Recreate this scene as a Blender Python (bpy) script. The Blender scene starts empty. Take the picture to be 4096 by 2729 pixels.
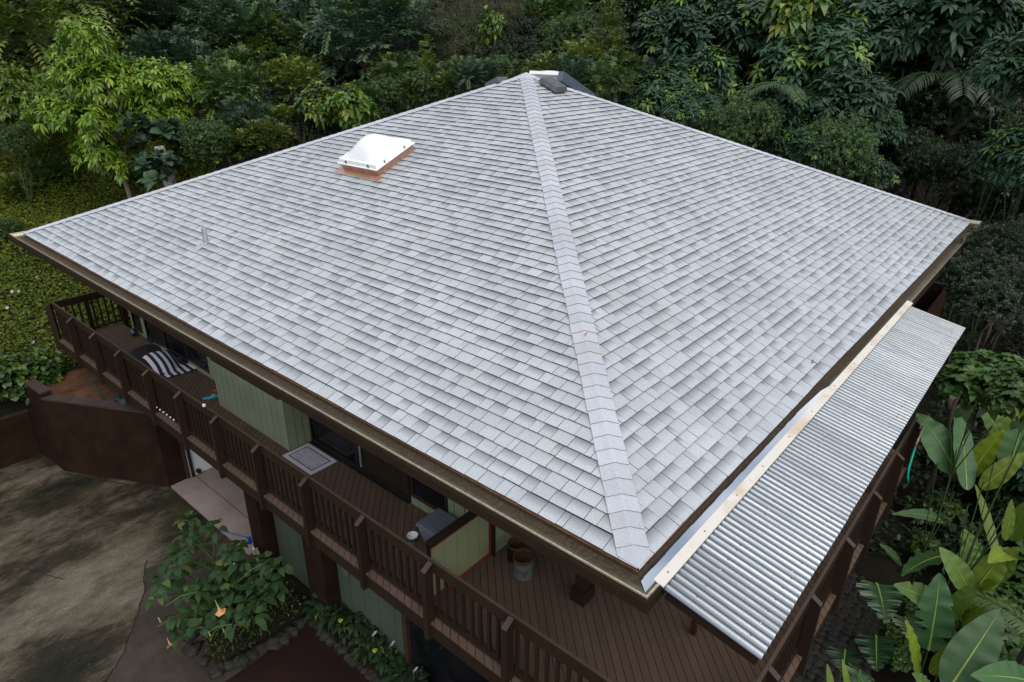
import bpy, math, random
import numpy as np
from mathutils import Vector, Matrix

R = math.radians
rng = random.Random(7)
nrg = np.random.default_rng(11)
scene = bpy.context.scene
col = scene.collection

# ------------------------------------------------------------------ camera
cam_data = bpy.data.cameras.new("camera")
cam = bpy.data.objects.new("camera", cam_data)
col.objects.link(cam)
scene.camera = cam
cam_data.sensor_width = 36.0
cam_data.lens = 23.58
cam_data.clip_start = 0.05
cam_data.clip_end = 600
CAM_LOC = (-3.7303, -1.8608, 3.7730)
cam.matrix_world = Matrix(((0.650886, 0.307777, -0.693989, -3.730254), (-0.759123, 0.274621, -0.590183, -1.860846), (0.008939, 0.910965, 0.412387, 3.772987), (0.000000, 0.000000, 0.000000, 1.000000)))

# ------------------------------------------------------------------ light
SUN_ELEV, SUN_AZ = R(56), R(-118)          # direction the light comes from, azimuth counted from +x towards +y
world = bpy.data.worlds.new("World")
scene.world = world
world.use_nodes = True
wn, wl = world.node_tree.nodes, world.node_tree.links
wn.clear()
w_out = wn.new("ShaderNodeOutputWorld")
w_bg = wn.new("ShaderNodeBackground")
w_bg.inputs[1].default_value = 0.10
w_sky = wn.new("ShaderNodeTexSky")
w_sky.sky_type = 'NISHITA'
w_sky.sun_disc = False
w_sky.sun_elevation = SUN_ELEV
w_sky.sun_rotation = R(90) - SUN_AZ
w_tc = wn.new("ShaderNodeTexCoord")
w_map = wn.new("ShaderNodeMapping")
w_map.inputs["Scale"].default_value = (1.0, 1.0, 2.6)
w_noise = wn.new("ShaderNodeTexNoise")
w_noise.inputs["Scale"].default_value = 2.2
w_noise.inputs["Detail"].default_value = 7
w_ramp = wn.new("ShaderNodeValToRGB")
w_ramp.color_ramp.elements[0].position = 0.30
w_ramp.color_ramp.elements[1].position = 0.54
w_mix = wn.new("ShaderNodeMixRGB")
w_mix.inputs[2].default_value = (6.75, 7.05, 7.4, 1)     # overcast cloud, even over the whole sky
wl.new(w_tc.outputs["Generated"], w_map.inputs[0])
wl.new(w_map.outputs[0], w_noise.inputs["Vector"])
wl.new(w_noise.outputs["Fac"], w_ramp.inputs[0])
wl.new(w_ramp.outputs[0], w_mix.inputs[0])
wl.new(w_sky.outputs[0], w_mix.inputs[1])
wl.new(w_mix.outputs[0], w_bg.inputs[0])
wl.new(w_bg.outputs[0], w_out.inputs[0])

sun_data = bpy.data.lights.new("sun", 'SUN')
sun_data.energy = 1.6
sun_data.angle = R(55)
sun_data.color = (1.0, 0.93, 0.83)
sun = bpy.data.objects.new("sun", sun_data)
col.objects.link(sun)
sd = Vector((math.cos(SUN_ELEV) * math.cos(SUN_AZ), math.cos(SUN_ELEV) * math.sin(SUN_AZ), math.sin(SUN_ELEV)))
sun.rotation_euler = sd.to_track_quat('Z', 'Y').to_euler()

scene.view_settings.view_transform = 'Standard'
scene.view_settings.look = 'None'
scene.view_settings.gamma = 1.0
scene.view_settings.exposure = 0.52
scene.view_settings.use_curve_mapping = False
scene.cycles.max_bounces = 6
scene.cycles.diffuse_bounces = 3
scene.cycles.glossy_bounces = 3
scene.cycles.transmission_bounces = 4
scene.cycles.transparent_max_bounces = 6

# ------------------------------------------------------------------ materials
MATS = {}

class NT:
    """small wrapper round a material's node tree"""
    def __init__(s, name):
        m = bpy.data.materials.new(name)
        m.use_nodes = True
        s.m, s.n, s.l = m, m.node_tree.nodes, m.node_tree.links
        s.b = s.n["Principled BSDF"]
        s.out = s.n["Material Output"]
        MATS[name] = m
    def coord(s, kind="Object", scale=(1, 1, 1), rot=(0, 0, 0)):
        t = s.n.new("ShaderNodeTexCoord")
        mp = s.n.new("ShaderNodeMapping")
        mp.inputs["Scale"].default_value = scale
        mp.inputs["Rotation"].default_value = rot
        s.l.new(t.outputs[kind], mp.inputs[0])
        return mp.outputs[0]
    def noise(s, vec, scale, detail=4, rough=0.55):
        t = s.n.new("ShaderNodeTexNoise")
        t.inputs["Scale"].default_value = scale
        t.inputs["Detail"].default_value = detail
        t.inputs["Roughness"].default_value = rough
        s.l.new(vec, t.inputs["Vector"])
        return t.outputs["Fac"]
    def ramp(s, fac, stops):
        r = s.n.new("ShaderNodeValToRGB")
        e = r.color_ramp.elements
        while len(e) < len(stops):
            e.new(0.5)
        for i, (p, c) in enumerate(stops):
            e[i].position = p
            e[i].color = (c, c, c, 1) if isinstance(c, (int, float)) else (*c, 1)
        s.l.new(fac, r.inputs[0])
        return r.outputs[0]
    def mix(s, fac, a, b, mode='MIX'):
        x = s.n.new("ShaderNodeMixRGB")
        x.blend_type = mode
        for i, v in ((0, fac), (1, a), (2, b)):
            if isinstance(v, (int, float)):
                x.inputs[i].default_value = v if i == 0 else (v, v, v, 1)
            elif isinstance(v, tuple):
                x.inputs[i].default_value = (*v, 1)
            else:
                s.l.new(v, x.inputs[i])
        return x.outputs[0]
    def math(s, op, a, b=0.0):
        x = s.n.new("ShaderNodeMath")
        x.operation = op
        for i, v in ((0, a), (1, b)):
            if isinstance(v, (int, float)):
                x.inputs[i].default_value = v
            else:
                s.l.new(v, x.inputs[i])
        return x.outputs[0]
    def attr(s, name):
        a = s.n.new("ShaderNodeAttribute")
        a.attribute_name = name
        sp = s.n.new("ShaderNodeSeparateColor")
        s.l.new(a.outputs["Color"], sp.inputs[0])
        return sp.outputs
    def orand(s):
        return s.n.new("ShaderNodeObjectInfo").outputs["Random"]
    def bump(s, h, strength=0.3, dist=0.01):
        b = s.n.new("ShaderNodeBump")
        b.inputs["Strength"].default_value = strength
        b.inputs["Distance"].default_value = dist
        s.l.new(h, b.inputs["Height"])
        s.l.new(b.outputs[0], s.b.inputs["Normal"])
    def set(s, color=None, rough=None, metal=None, spec=None):
        for k, v in (("Base Color", color), ("Roughness", rough), ("Metallic", metal), ("Specular IOR Level", spec)):
            if v is None:
                continue
            if isinstance(v, tuple):
                s.b.inputs[k].default_value = (*v, 1)
            elif isinstance(v, (int, float)):
                s.b.inputs[k].default_value = v
            else:
                s.l.new(v, s.b.inputs[k])
        return s.m

def plain(name, color, rough=0.6, metal=0.0, var=0.18, scale=9.0, spec=0.4, bump=0.0):
    t = NT(name)
    v = t.coord("Object")
    n = t.noise(v, scale, 5)
    lo = tuple(c * (1 - var) for c in color)
    hi = tuple(min(1, c * (1 + var)) for c in color)
    c = t.ramp(n, [(0.3, lo), (0.7, hi)])
    if bump:
        t.bump(t.noise(v, scale * 8, 3), bump, 0.004)
    return t.set(c, rough, metal, spec)

def wood(name, color, dark, rough=0.6, spec=0.16, vary=0.22):
    """painted or stained boards, grain along the board's own long side is faint"""
    t = NT(name)
    v = t.coord("Object")
    r = t.orand()
    n = t.noise(v, 3.0, 6, 0.65)
    n2 = t.noise(t.coord("Object", (24, 24, 24)), 3.0, 3)
    c = t.ramp(n, [(0.3, dark), (0.72, color)])
    c = t.mix(0.25, c, t.ramp(n2, [(0.3, dark), (0.7, color)]))
    k = t.math('ADD', t.math('MULTIPLY', r, vary), 1 - vary / 2)
    c = t.mix(1.0, c, k, 'MULTIPLY')
    return t.set(c, rough, 0, spec)

# --- roof
def shingle_mat(name, light, dark, band):
    t = NT(name)
    a = t.attr("tone")
    v = t.coord("Object")
    c = t.mix(a[0], dark, light)
    speck = t.math("ADD", t.math("MULTIPLY", t.noise(v, 230, 2, 0.8), 0.5), t.math("MULTIPLY", t.noise(v, 85, 3, 0.8), 0.5))
    c = t.mix(1.0, c, t.ramp(speck, [(0.34, 0.70), (0.66, 1.26)]), 'MULTIPLY')
    blotch = t.noise(v, 0.9, 4)
    c = t.mix(1.0, c, t.ramp(blotch, [(0.3, 0.90), (0.7, 1.06)]), 'MULTIPLY')
    pink = t.ramp(t.noise(v, 2.3, 3), [(0.56, 0.0), (0.72, 1.0)])
    c = t.mix(t.math('MULTIPLY', pink, 0.35), c, (0.42, 0.385, 0.375))
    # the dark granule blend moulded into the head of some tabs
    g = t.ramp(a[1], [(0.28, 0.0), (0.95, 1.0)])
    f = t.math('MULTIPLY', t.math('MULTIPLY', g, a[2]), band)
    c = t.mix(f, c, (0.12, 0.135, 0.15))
    t.bump(speck, 0.25, 0.004)
    return t.set(c, 0.9, 0, 0.2)
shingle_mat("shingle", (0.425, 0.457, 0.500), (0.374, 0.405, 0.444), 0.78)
shingle_mat("hip_cap", (0.450, 0.470, 0.528), (0.392, 0.413, 0.468), 0.0)
plain("cap_edge", (0.15, 0.16, 0.23), 0.95)
plain("asphalt_edge", (0.035, 0.038, 0.045), 0.95)
plain("roof_felt", (0.05, 0.052, 0.055), 0.95)

def copper(name, hue, tarn, rough, metal=0.85):
    t = NT(name)
    v = t.coord("Object")
    c = t.ramp(t.noise(v, 14, 6), [(0.3, tarn), (0.7, hue)])
    rr = t.ramp(t.noise(v, 30, 4), [(0.3, rough * 0.7), (0.7, rough * 1.3)])
    return t.set(c, rr, metal, 0.5)
copper("copper_new", (0.58, 0.35, 0.26), (0.38, 0.20, 0.13), 0.35, 0.45)
copper("copper_old", (0.36, 0.17, 0.09), (0.20, 0.09, 0.05), 0.5, 0.7)

def gutter_mat():
    t = NT("gutter_metal")
    a = t.attr("tone")                        # r: 0 at the house side of the trough, 1 at the outer lip
    v = t.coord("Object", (1, 1, 1))
    n = t.noise(v, 2.2, 6, 0.7)
    n2 = t.noise(v, 26, 5, 0.7)
    dirt = t.ramp(n2, [(0.3, (0.020, 0.014, 0.009)), (0.7, (0.075, 0.05, 0.028))])
    green = t.ramp(n2, [(0.3, (0.085, 0.080, 0.040)), (0.7, (0.17, 0.18, 0.115))])
    pale = t.ramp(n2, [(0.3, (0.40, 0.34, 0.24)), (0.7, (0.70, 0.64, 0.50))])
    pos = t.math('ADD', a[0], t.math('MULTIPLY', t.math('SUBTRACT', n, 0.5), 0.55))
    c = t.mix(t.ramp(pos, [(0.44, 0.0), (0.64, 1.0)]), dirt, green)
    c = t.mix(t.ramp(pos, [(0.66, 0.0), (0.86, 1.0)]), c, pale)
    c = t.mix(t.ramp(n2, [(0.62, 0.0), (0.75, 0.6)]), c, (0.30, 0.14, 0.06))
    t.bump(n2, 0.4, 0.006)
    return t.set(c, t.ramp(pos, [(0.4, 0.8), (0.8, 0.32)]), t.ramp(pos, [(0.45, 0.0), (0.8, 0.75)]), 0.5)
gutter_mat()
t = NT("gutter_water")
t.set((0.80, 0.82, 0.85), 0.07, 1.0, 0.5)

# --- painted timber
wood("brown_paint", (0.028, 0.0165, 0.0105), (0.022, 0.013, 0.0085), 0.55)
wood("brown_fascia", (0.030, 0.0185, 0.0105), (0.020, 0.0125, 0.0075), 0.5)
wood("deck_brown", (0.118, 0.081, 0.062), (0.095, 0.064, 0.048), 0.5, 0.14, 0.14)
wood("brown_cap", (0.085, 0.060, 0.052), (0.060, 0.042, 0.036), 0.6)
wood("red_brown", (0.045, 0.018, 0.011), (0.03, 0.012, 0.008), 0.6)
plain("wall_brown", (0.0205, 0.0108, 0.0062), 0.8, var=0.35, scale=2.5, spec=0.1)
plain("wall_cap_brown", (0.040, 0.026, 0.022), 0.8, var=0.3, scale=3)
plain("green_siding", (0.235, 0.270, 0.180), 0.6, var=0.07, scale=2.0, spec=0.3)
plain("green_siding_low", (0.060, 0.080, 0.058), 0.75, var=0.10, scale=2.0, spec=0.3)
plain("panel_green", (0.25, 0.27, 0.15), 0.6, var=0.08, scale=2.0, spec=0.3)
plain("red_trim", (0.20, 0.040, 0.022), 0.55)
plain("soffit_brown", (0.045, 0.028, 0.02), 0.7)
plain("frame_dark", (0.022, 0.020, 0.020), 0.35, 0.3)
plain("window_brown", (0.045, 0.024, 0.018), 0.5)
t = NT("window_glass")
vv = t.coord("Object")
t.set(t.ramp(t.noise(vv, 1.3, 3), [(0.35, (0.004, 0.004, 0.005)), (0.65, (0.012, 0.012, 0.015))]), 0.14, 0, 0.18)
t = NT("curtain_glass")
t.set(t.ramp(t.noise(t.coord("Object", (1, 9, 1)), 2.0, 3), [(0.3, (0.018, 0.013, 0.009)), (0.7, (0.035, 0.026, 0.018))]), 0.15, 0, 0.3)
plain("garage_white", (0.72, 0.76, 0.78), 0.5, var=0.04)
plain("garage_dark", (0.03, 0.028, 0.028), 0.7)

# --- awning
def zinc():
    t = NT("galvanised_sheet")
    v = t.coord("Object")
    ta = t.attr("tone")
    streak = t.noise(t.coord("Object", (14, 1.2, 1)), 1.5, 5, 0.6)
    sp = t.noise(v, 40, 4)
    c = t.mix(t.ramp(streak, [(0.3, 0.0), (0.7, 1.0)]), (0.33, 0.355, 0.375), (0.47, 0.49, 0.50))
    c = t.mix(t.ramp(t.noise(t.coord("Object", (6, 0.5, 1)), 2.2, 6, 0.7), [(0.50, 0.0), (0.68, 0.75)]), c, (0.20, 0.225, 0.25))
    c = t.mix(1.0, c, t.math("ADD", t.math("MULTIPLY", t.orand(), 0.30), 0.82), "MULTIPLY")
    c = t.mix(t.ramp(ta[0], [(0.28, 1.0), (0.70, 0.0)]), c, (0.115, 0.140, 0.185))        # valley shade and dark reflections painted into the sheet colour
    c = t.mix(t.ramp(sp, [(0.66, 0.0), (0.8, 0.5)]), c, (0.35, 0.33, 0.32))
    return t.set(c, t.ramp(sp, [(0.3, 0.26), (0.7, 0.42)]), 0.70, 0.5)
zinc()
plain("screw_rust", (0.22, 0.09, 0.045), 0.8)
plain("screw_zinc", (0.75, 0.72, 0.70), 0.35, 0.8)
t = NT("cream_flashing")
vv = t.coord("Object")
cc = t.ramp(t.noise(vv, 1.6, 5, 0.6), [(0.33, (0.47, 0.38, 0.29)), (0.52, (0.58, 0.55, 0.51))])
t.set(t.mix(t.ramp(t.noise(vv, 7, 4), [(0.6, 0.0), (0.72, 0.5)]), cc, (0.32, 0.26, 0.20)), 0.55, 0, 0.4)

# --- things
t = NT("dome_acrylic")
t.set((0.74, 0.76, 0.79), 0.34, 0, 0.5)
plain("dome_frame", (0.80, 0.82, 0.84), 0.3, var=0.04)
plain("vent_black", (0.075, 0.082, 0.092), 0.55, var=0.25)
plain("solar_frame", (0.10, 0.13, 0.17), 0.4, 0.5)
plain("lead_grey", (0.50, 0.52, 0.55), 0.4, 0.7, var=0.3, scale=40)
plain("mat_lilac", (0.52, 0.52, 0.62), 0.9, var=0.14, scale=60)
plain("mat_speckle", (0.40, 0.40, 0.50), 0.9, var=0.40, scale=45)
plain("mat_border", (0.16, 0.08, 0.045), 0.9)
t = NT("bin_plastic")
t.set((0.16, 0.19, 0.25), 0.35, 0, 0.5)
t = NT("bin_lid_plastic")
t.set((0.13, 0.145, 0.19), 0.4, 0, 0.5)
plain("tub_white", (0.72, 0.76, 0.80), 0.35, var=0.06)
plain("tub_print_green", (0.03, 0.08, 0.035), 0.4, var=0.6, scale=30)
plain("tub_print_red", (0.32, 0.06, 0.05), 0.4)
plain("rust", (0.075, 0.034, 0.015), 0.85, var=0.5, scale=14)
plain("zinc_dirty", (0.11, 0.12, 0.105), 0.6, 0.3, var=0.4, scale=10)
plain("black_cloth", (0.012, 0.011, 0.014), 0.95)
plain("stripe_white", (0.66, 0.64, 0.74), 0.95, var=0.08, scale=30)
plain("stripe_navy", (0.012, 0.028, 0.06), 0.95, var=0.25, scale=30)
plain("turquoise", (0.02, 0.33, 0.40), 0.5, var=0.3, scale=40)
plain("bright_red", (0.42, 0.03, 0.02), 0.5)
plain("teal_hose", (0.0, 0.38, 0.30), 0.35)
plain("brass", (0.42, 0.30, 0.16), 0.35, 0.8)
plain("blue_plastic", (0.01, 0.07, 0.28), 0.4)
plain("orange_plastic", (0.55, 0.11, 0.03), 0.45)
plain("post_green", (0.008, 0.05, 0.035), 0.5)
plain("pot_blue", (0.02, 0.07, 0.075), 0.45)
plain("wire_grey", (0.10, 0.12, 0.13), 0.5, 0.4)
t = NT("clear_glass_dark")
t.set((0.03, 0.03, 0.04), 0.05, 0, 0.9)
t = NT("bulb_glass")
t.set((0.75, 0.77, 0.85), 0.1, 0, 0.8)

# --- ground
def concrete():
    """old pour: dark mould in drifts, scoured paler where water runs, all drawn out along the fall of the slab"""
    t = NT("wet_concrete")
    v = t.coord("Object")
    fall = R(52)
    st = t.coord("Object", (0.5, 1.0, 1.0), (0, 0, -fall))
    st2 = t.coord("Object", (0.4, 1.0, 1.0), (0, 0, -fall))
    big = t.noise(t.coord("Object", (0.55, 1.0, 1.0), (0, 0, -fall)), 0.55, 5, 0.6)
    streak = t.noise(st, 3.2, 8, 0.72)
    fine = t.noise(st2, 14.0, 6, 0.75)
    grit = t.noise(v, 70, 4, 0.75)
    f = t.math('ADD', t.math('MULTIPLY', big, 0.62), t.math('ADD', t.math('MULTIPLY', streak, 0.33), t.math('MULTIPLY', fine, 0.14)))
    c = t.ramp(f, [(0.44, (0.0095, 0.0105, 0.0072)), (0.51, (0.026, 0.0225, 0.0142)), (0.56, (0.066, 0.055, 0.040)), (0.67, (0.145, 0.127, 0.101))])
    moss = t.ramp(t.noise(v, 1.1, 5), [(0.55, 0.0), (0.72, 0.55)])
    c = t.mix(moss, c, (0.038, 0.034, 0.010))
    c = t.mix(1.0, c, t.ramp(grit, [(0.34, 0.45), (0.66, 1.5)]), 'MULTIPLY')
    c = t.mix(t.ramp(t.noise(v, 17, 2), [(0.735, 0.0), (0.755, 0.7)]), c, (0.17, 0.15, 0.12))
    t.bump(grit, 0.3, 0.008)
    return t.set(c, t.ramp(streak, [(0.4, 0.6), (0.6, 0.85)]), 0, 0.14)
concrete()
def stained(name, lo, hi, scale, rough=0.75):
    t = NT(name)
    v = t.coord("Object")
    n = t.noise(v, scale, 7, 0.65)
    f = t.noise(v, 55, 4, 0.7)
    c = t.ramp(n, [(0.32, lo), (0.68, hi)])
    c = t.mix(1.0, c, t.ramp(f, [(0.3, 0.8), (0.7, 1.2)]), 'MULTIPLY')
    t.bump(f, 0.25, 0.006)
    return t.set(c, rough, 0, 0.15)
stained("old_concrete", (0.028, 0.022, 0.018), (0.058, 0.047, 0.040), 1.8)
stained("garage_concrete", (0.20, 0.158, 0.146), (0.28, 0.228, 0.215), 1.2, 0.6)
stained("maroon_floor", (0.012, 0.006, 0.006), (0.022, 0.010, 0.009), 1.1, 0.5)
stained("soil", (0.009, 0.0085, 0.0055), (0.020, 0.0175, 0.010), 1.3, 0.95)
stained("red_soil", (0.055, 0.026, 0.014), (0.125, 0.062, 0.035), 3.0, 0.95)
stained("lava_stone", (0.018, 0.0175, 0.018), (0.05, 0.048, 0.047), 6.0, 0.85)
def mossy():
    t = NT("border_stone")
    v = t.coord("Object")
    c = t.ramp(t.noise(v, 9, 7, 0.7), [(0.32, (0.010, 0.0095, 0.009)), (0.68, (0.050, 0.047, 0.042))])
    c = t.mix(t.ramp(t.noise(v, 4, 5), [(0.5, 0.0), (0.65, 0.8)]), c, (0.016, 0.024, 0.008))
    t.bump(t.noise(v, 40, 4), 0.5, 0.01)
    return t.set(c, 0.9, 0, 0.15)
mossy()
plain("crack_dark", (0.012, 0.011, 0.010), 0.95)

# --- plants
def leafmat(name, dark, light, new, rough=0.42, trans=0.22, spec=0.45):
    """r of 'leafcol' = leaf to leaf, g = young leaf, b = cluster to cluster"""
    t = NT(name)
    a = t.attr("leafcol")
    c = t.mix(t.math('ADD', t.math('MULTIPLY', a[0], 0.5), t.math('MULTIPLY', a[2], 0.5)), dark, light)
    c = t.mix(a[1], c, new)
    k = t.math("ADD", t.math("MULTIPLY", t.orand(), 0.5), 0.75)
    c = t.mix(1.0, c, k, "MULTIPLY")
    t.set(c, rough, 0, spec)
    tr = t.n.new("ShaderNodeBsdfTranslucent")
    t.l.new(t.mix(1.0, c, (1.1, 1.25, 0.5), 'MULTIPLY'), tr.inputs[0])
    mx = t.n.new("ShaderNodeMixShader")
    mx.inputs[0].default_value = trans
    t.l.new(t.b.outputs[0], mx.inputs[1])
    t.l.new(tr.outputs[0], mx.inputs[2])
    t.l.new(mx.outputs[0], t.out.inputs[0])
    return t.m
leafmat("leaf_bright", (0.056, 0.118, 0.008), (0.125, 0.215, 0.016), (0.21, 0.28, 0.035))
leafmat("leaf_olive", (0.034, 0.060, 0.012), (0.085, 0.125, 0.024), (0.16, 0.20, 0.04))
leafmat("leaf_mid", (0.022, 0.055, 0.016), (0.060, 0.115, 0.035), (0.15, 0.21, 0.04))
leafmat("leaf_blue", (0.020, 0.048, 0.028), (0.055, 0.100, 0.058), (0.10, 0.17, 0.07))
leafmat("leaf_dark", (0.010, 0.024, 0.010), (0.030, 0.055, 0.022), (0.05, 0.085, 0.025))
leafmat("leaf_umbrella", (0.014, 0.042, 0.022), (0.040, 0.088, 0.042), (0.15, 0.23, 0.035), 0.48, 0.16, 0.32)
leafmat("leaf_brown", (0.020, 0.022, 0.008), (0.048, 0.050, 0.018), (0.07, 0.07, 0.025), 0.7, 0.1)
leafmat("leaf_dead", (0.006, 0.0042, 0.003), (0.012, 0.008, 0.0055), (0.02, 0.014, 0.007), 0.8, 0.05)
leafmat("leaf_pothos", (0.035, 0.085, 0.012), (0.085, 0.155, 0.022), (0.30, 0.32, 0.045), 0.3, 0.2)
leafmat("leaf_cover", (0.052, 0.092, 0.008), (0.170, 0.200, 0.016), (0.20, 0.20, 0.03), 0.6, 0.25, 0.3)
leafmat("leaf_ivy", (0.022, 0.060, 0.010), (0.060, 0.120, 0.020), (0.15, 0.21, 0.04), 0.4)
leafmat("leaf_brugmansia", (0.014, 0.042, 0.012), (0.034, 0.078, 0.022), (0.09, 0.13, 0.03), 0.6, 0.2, 0.25)
leafmat("leaf_lily", (0.007, 0.020, 0.007), (0.018, 0.040, 0.013), (0.09, 0.11, 0.02), 0.6, 0.1, 0.2)
leafmat("leaf_under", (0.008, 0.022, 0.007), (0.022, 0.048, 0.015), (0.06, 0.09, 0.02), 0.45, 0.12, 0.35)
leafmat("leaf_banana", (0.036, 0.100, 0.038), (0.070, 0.150, 0.050), (0.20, 0.27, 0.015), 0.45, 0.28, 0.35)
leafmat("leaf_monstera", (0.014, 0.045, 0.020), (0.035, 0.080, 0.032), (0.15, 0.20, 0.04), 0.3, 0.12)
plain("leaf_rib", (0.20, 0.27, 0.06), 0.5)
plain("stem_green", (0.035, 0.060, 0.018), 0.7)
plain("bark", (0.060, 0.046, 0.036), 0.9, var=0.4, scale=6)
plain("bark_pale", (0.20, 0.17, 0.14), 0.9, var=0.4, scale=6)
plain("stump_lichen", (0.34, 0.33, 0.34), 0.9, var=0.75, scale=12)
plain("petal_white", (0.78, 0.78, 0.80), 0.6, var=0.03)
plain("petal_yellow", (0.62, 0.52, 0.05), 0.6)
plain("petal_orange", (0.70, 0.33, 0.16), 0.6, var=0.2)
plain("calyx_green", (0.32, 0.40, 0.14), 0.6)
plain("twig_pale", (0.13, 0.135, 0.07), 0.7)

# ------------------------------------------------------------------ mesh helpers
class MB:
    """collects faces, builds them as ONE mesh object"""
    def __init__(s):
        s.v, s.f, s.mi, s.c = [], [], [], []
    def add(s, vs, fs, mat=0, cols=None):
        o = len(s.v)
        s.v.extend(tuple(p) for p in vs)
        s.c.extend(cols if cols is not None else [(0.5, 0.5, 0.5)] * len(vs))
        for f in fs:
            s.f.append(tuple(o + i for i in f))
            s.mi.append(mat)
        return s
    def box(s, x0, x1, y0, y1, z0, z1, mat=0):
        vs = [(x, y, z) for z in (z0, z1) for y in (y0, y1) for x in (x0, x1)]
        return s.add(vs, [(0, 2, 3, 1), (4, 5, 7, 6), (0, 1, 5, 4), (2, 6, 7, 3), (0, 4, 6, 2), (1, 3, 7, 5)], mat)
    def prism(s, poly, z0, z1, mat=0, side=None):
        n = len(poly)
        vs = [(x, y, z0) for x, y in poly] + [(x, y, z1) for x, y in poly]
        s.add(vs, [tuple(range(n - 1, -1, -1)), tuple(range(n, 2 * n))], mat)
        o = len(s.v) - 2 * n
        for i in range(n):
            j = (i + 1) % n
            s.f.append((o + i, o + j, o + n + j, o + n + i))
            s.mi.append(mat if side is None else side)
        return s
    def bar(s, p, q, w, h, up=(0, 0, 1), mat=0):
        p, q = Vector(p), Vector(q)
        d = (q - p).normalized()
        side = d.cross(Vector(up)).normalized() * (w / 2)
        u = side.cross(d).normalized() * (h / 2)
        vs = [p - side - u, p + side - u, p + side + u, p - side + u, q - side - u, q + side - u, q + side + u, q - side + u]
        return s.add(vs, [(0, 1, 2, 3), (7, 6, 5, 4), (0, 4, 5, 1), (1, 5, 6, 2), (2, 6, 7, 3), (3, 7, 4, 0)], mat)
    def tube(s, pts, rad, n=8, mat=0, cap=True):
        pts = [Vector(p) for p in pts]
        if not isinstance(rad, (list, tuple)):
            rad = [rad] * len(pts)
        o = len(s.v)
        prev = Vector((0.31, 0.77, 0.55))
        for i, p in enumerate(pts):
            d = (pts[min(i + 1, len(pts) - 1)] - pts[max(i - 1, 0)]).normalized()
            a = (prev - d * prev.dot(d)).normalized()
            prev = a
            b = d.cross(a)
            for k in range(n):
                t = 2 * math.pi * k / n
                s.v.append(tuple(p + (a * math.cos(t) + b * math.sin(t)) * rad[i]))
                s.c.append((0.5, 0.5, 0.5))
        for i in range(len(pts) - 1):
            for k in range(n):
                s.f.append((o + i * n + k, o + i * n + (k + 1) % n, o + (i + 1) * n + (k + 1) % n, o + (i + 1) * n + k))
                s.mi.append(mat)
        if cap:
            s.f.append(tuple(o + k for k in range(n - 1, -1, -1)))
            s.mi.append(mat)
            e = o + (len(pts) - 1) * n
            s.f.append(tuple(e + k for k in range(n)))
            s.mi.append(mat)
        return s
    def lathe(s, prof, c, n=20, mat=0, mats=None):
        o = len(s.v)
        for r, z in prof:
            for k in range(n):
                t = 2 * math.pi * k / n
                s.v.append((c[0] + r * math.cos(t), c[1] + r * math.sin(t), c[2] + z))
                s.c.append((0.5, 0.5, 0.5))
        for i in range(len(prof) - 1):
            for k in range(n):
                s.f.append((o + i * n + k, o + i * n + (k + 1) % n, o + (i + 1) * n + (k + 1) % n, o + (i + 1) * n + k))
                s.mi.append(mat if mats is None else mats[i])
        return s
    def build(s, name, mats, parent=None, smooth=False, attr=None):
        me = bpy.data.meshes.new(name)
        me.from_pydata(s.v, [], s.f)
        if isinstance(mats, str):
            mats = [mats]
        for m in mats:
            me.materials.append(MATS[m])
        me.polygons.foreach_set("material_index", s.mi)
        if smooth:
            me.polygons.foreach_set("use_smooth", [True] * len(s.f))
        if attr:
            a = me.attributes.new(attr, 'FLOAT_COLOR', 'POINT')
            a.data.foreach_set("color", [x for c in s.c for x in (*c, 1.0)])
        me.update()
        return link(name, me, parent)

def link(name, me, parent=None):
    o = bpy.data.objects.new(name, me)
    col.objects.link(o)
    if parent is not None:
        o.parent = parent
        if parent.type == 'EMPTY':
            o.matrix_parent_inverse = Matrix.Translation(-parent.location)
    return o

def thing(name, label, cat, loc=(0, 0, 0), group=None):
    o = bpy.data.objects.new(name, None)
    col.objects.link(o)
    o.empty_display_size = 0.2
    o.location = loc
    return tag(o, label, cat, group)

def tag(o, label=None, cat=None, group=None, kind=None):
    for k, v in (("label", label), ("category", cat), ("group", group), ("kind", kind)):
        if v is not None:
            o[k] = v
    return o

def clip(poly, a, b, c):
    """keep the part of a 2-D polygon where a*x + b*y + c >= 0"""
    out = []
    n = len(poly)
    for i in range(n):
        p, q = poly[i], poly[(i + 1) % n]
        dp, dq = a * p[0] + b * p[1] + c, a * q[0] + b * q[1] + c
        if dp >= 0:
            out.append(p)
        if dp * dq < 0:
            t = dp / (dp - dq)
            out.append((p[0] + (q[0] - p[0]) * t, p[1] + (q[1] - p[1]) * t))
    return out

# ------------------------------------------------------------------ sizes of the place (metres; z = 0 at the roof's eave)
A_, B_, H_ = 7.374, 7.280, 3.084          # half depth along x, half depth along y, rise of the pyramid roof
X1, Y1 = 2 * A_, 2 * B_
ZD = -2.58                                # deck
ZG = -5.20                                # driveway
ZS = -0.13                                # soffit
WX, WY = 1.50, 2.87                       # upper walls: left side and porch side
WX2, WY2 = 13.2, 14.29

def smooth(t):
    t = max(0.0, min(1.0, t))
    return t * t * (3 - 2 * t)

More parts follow.
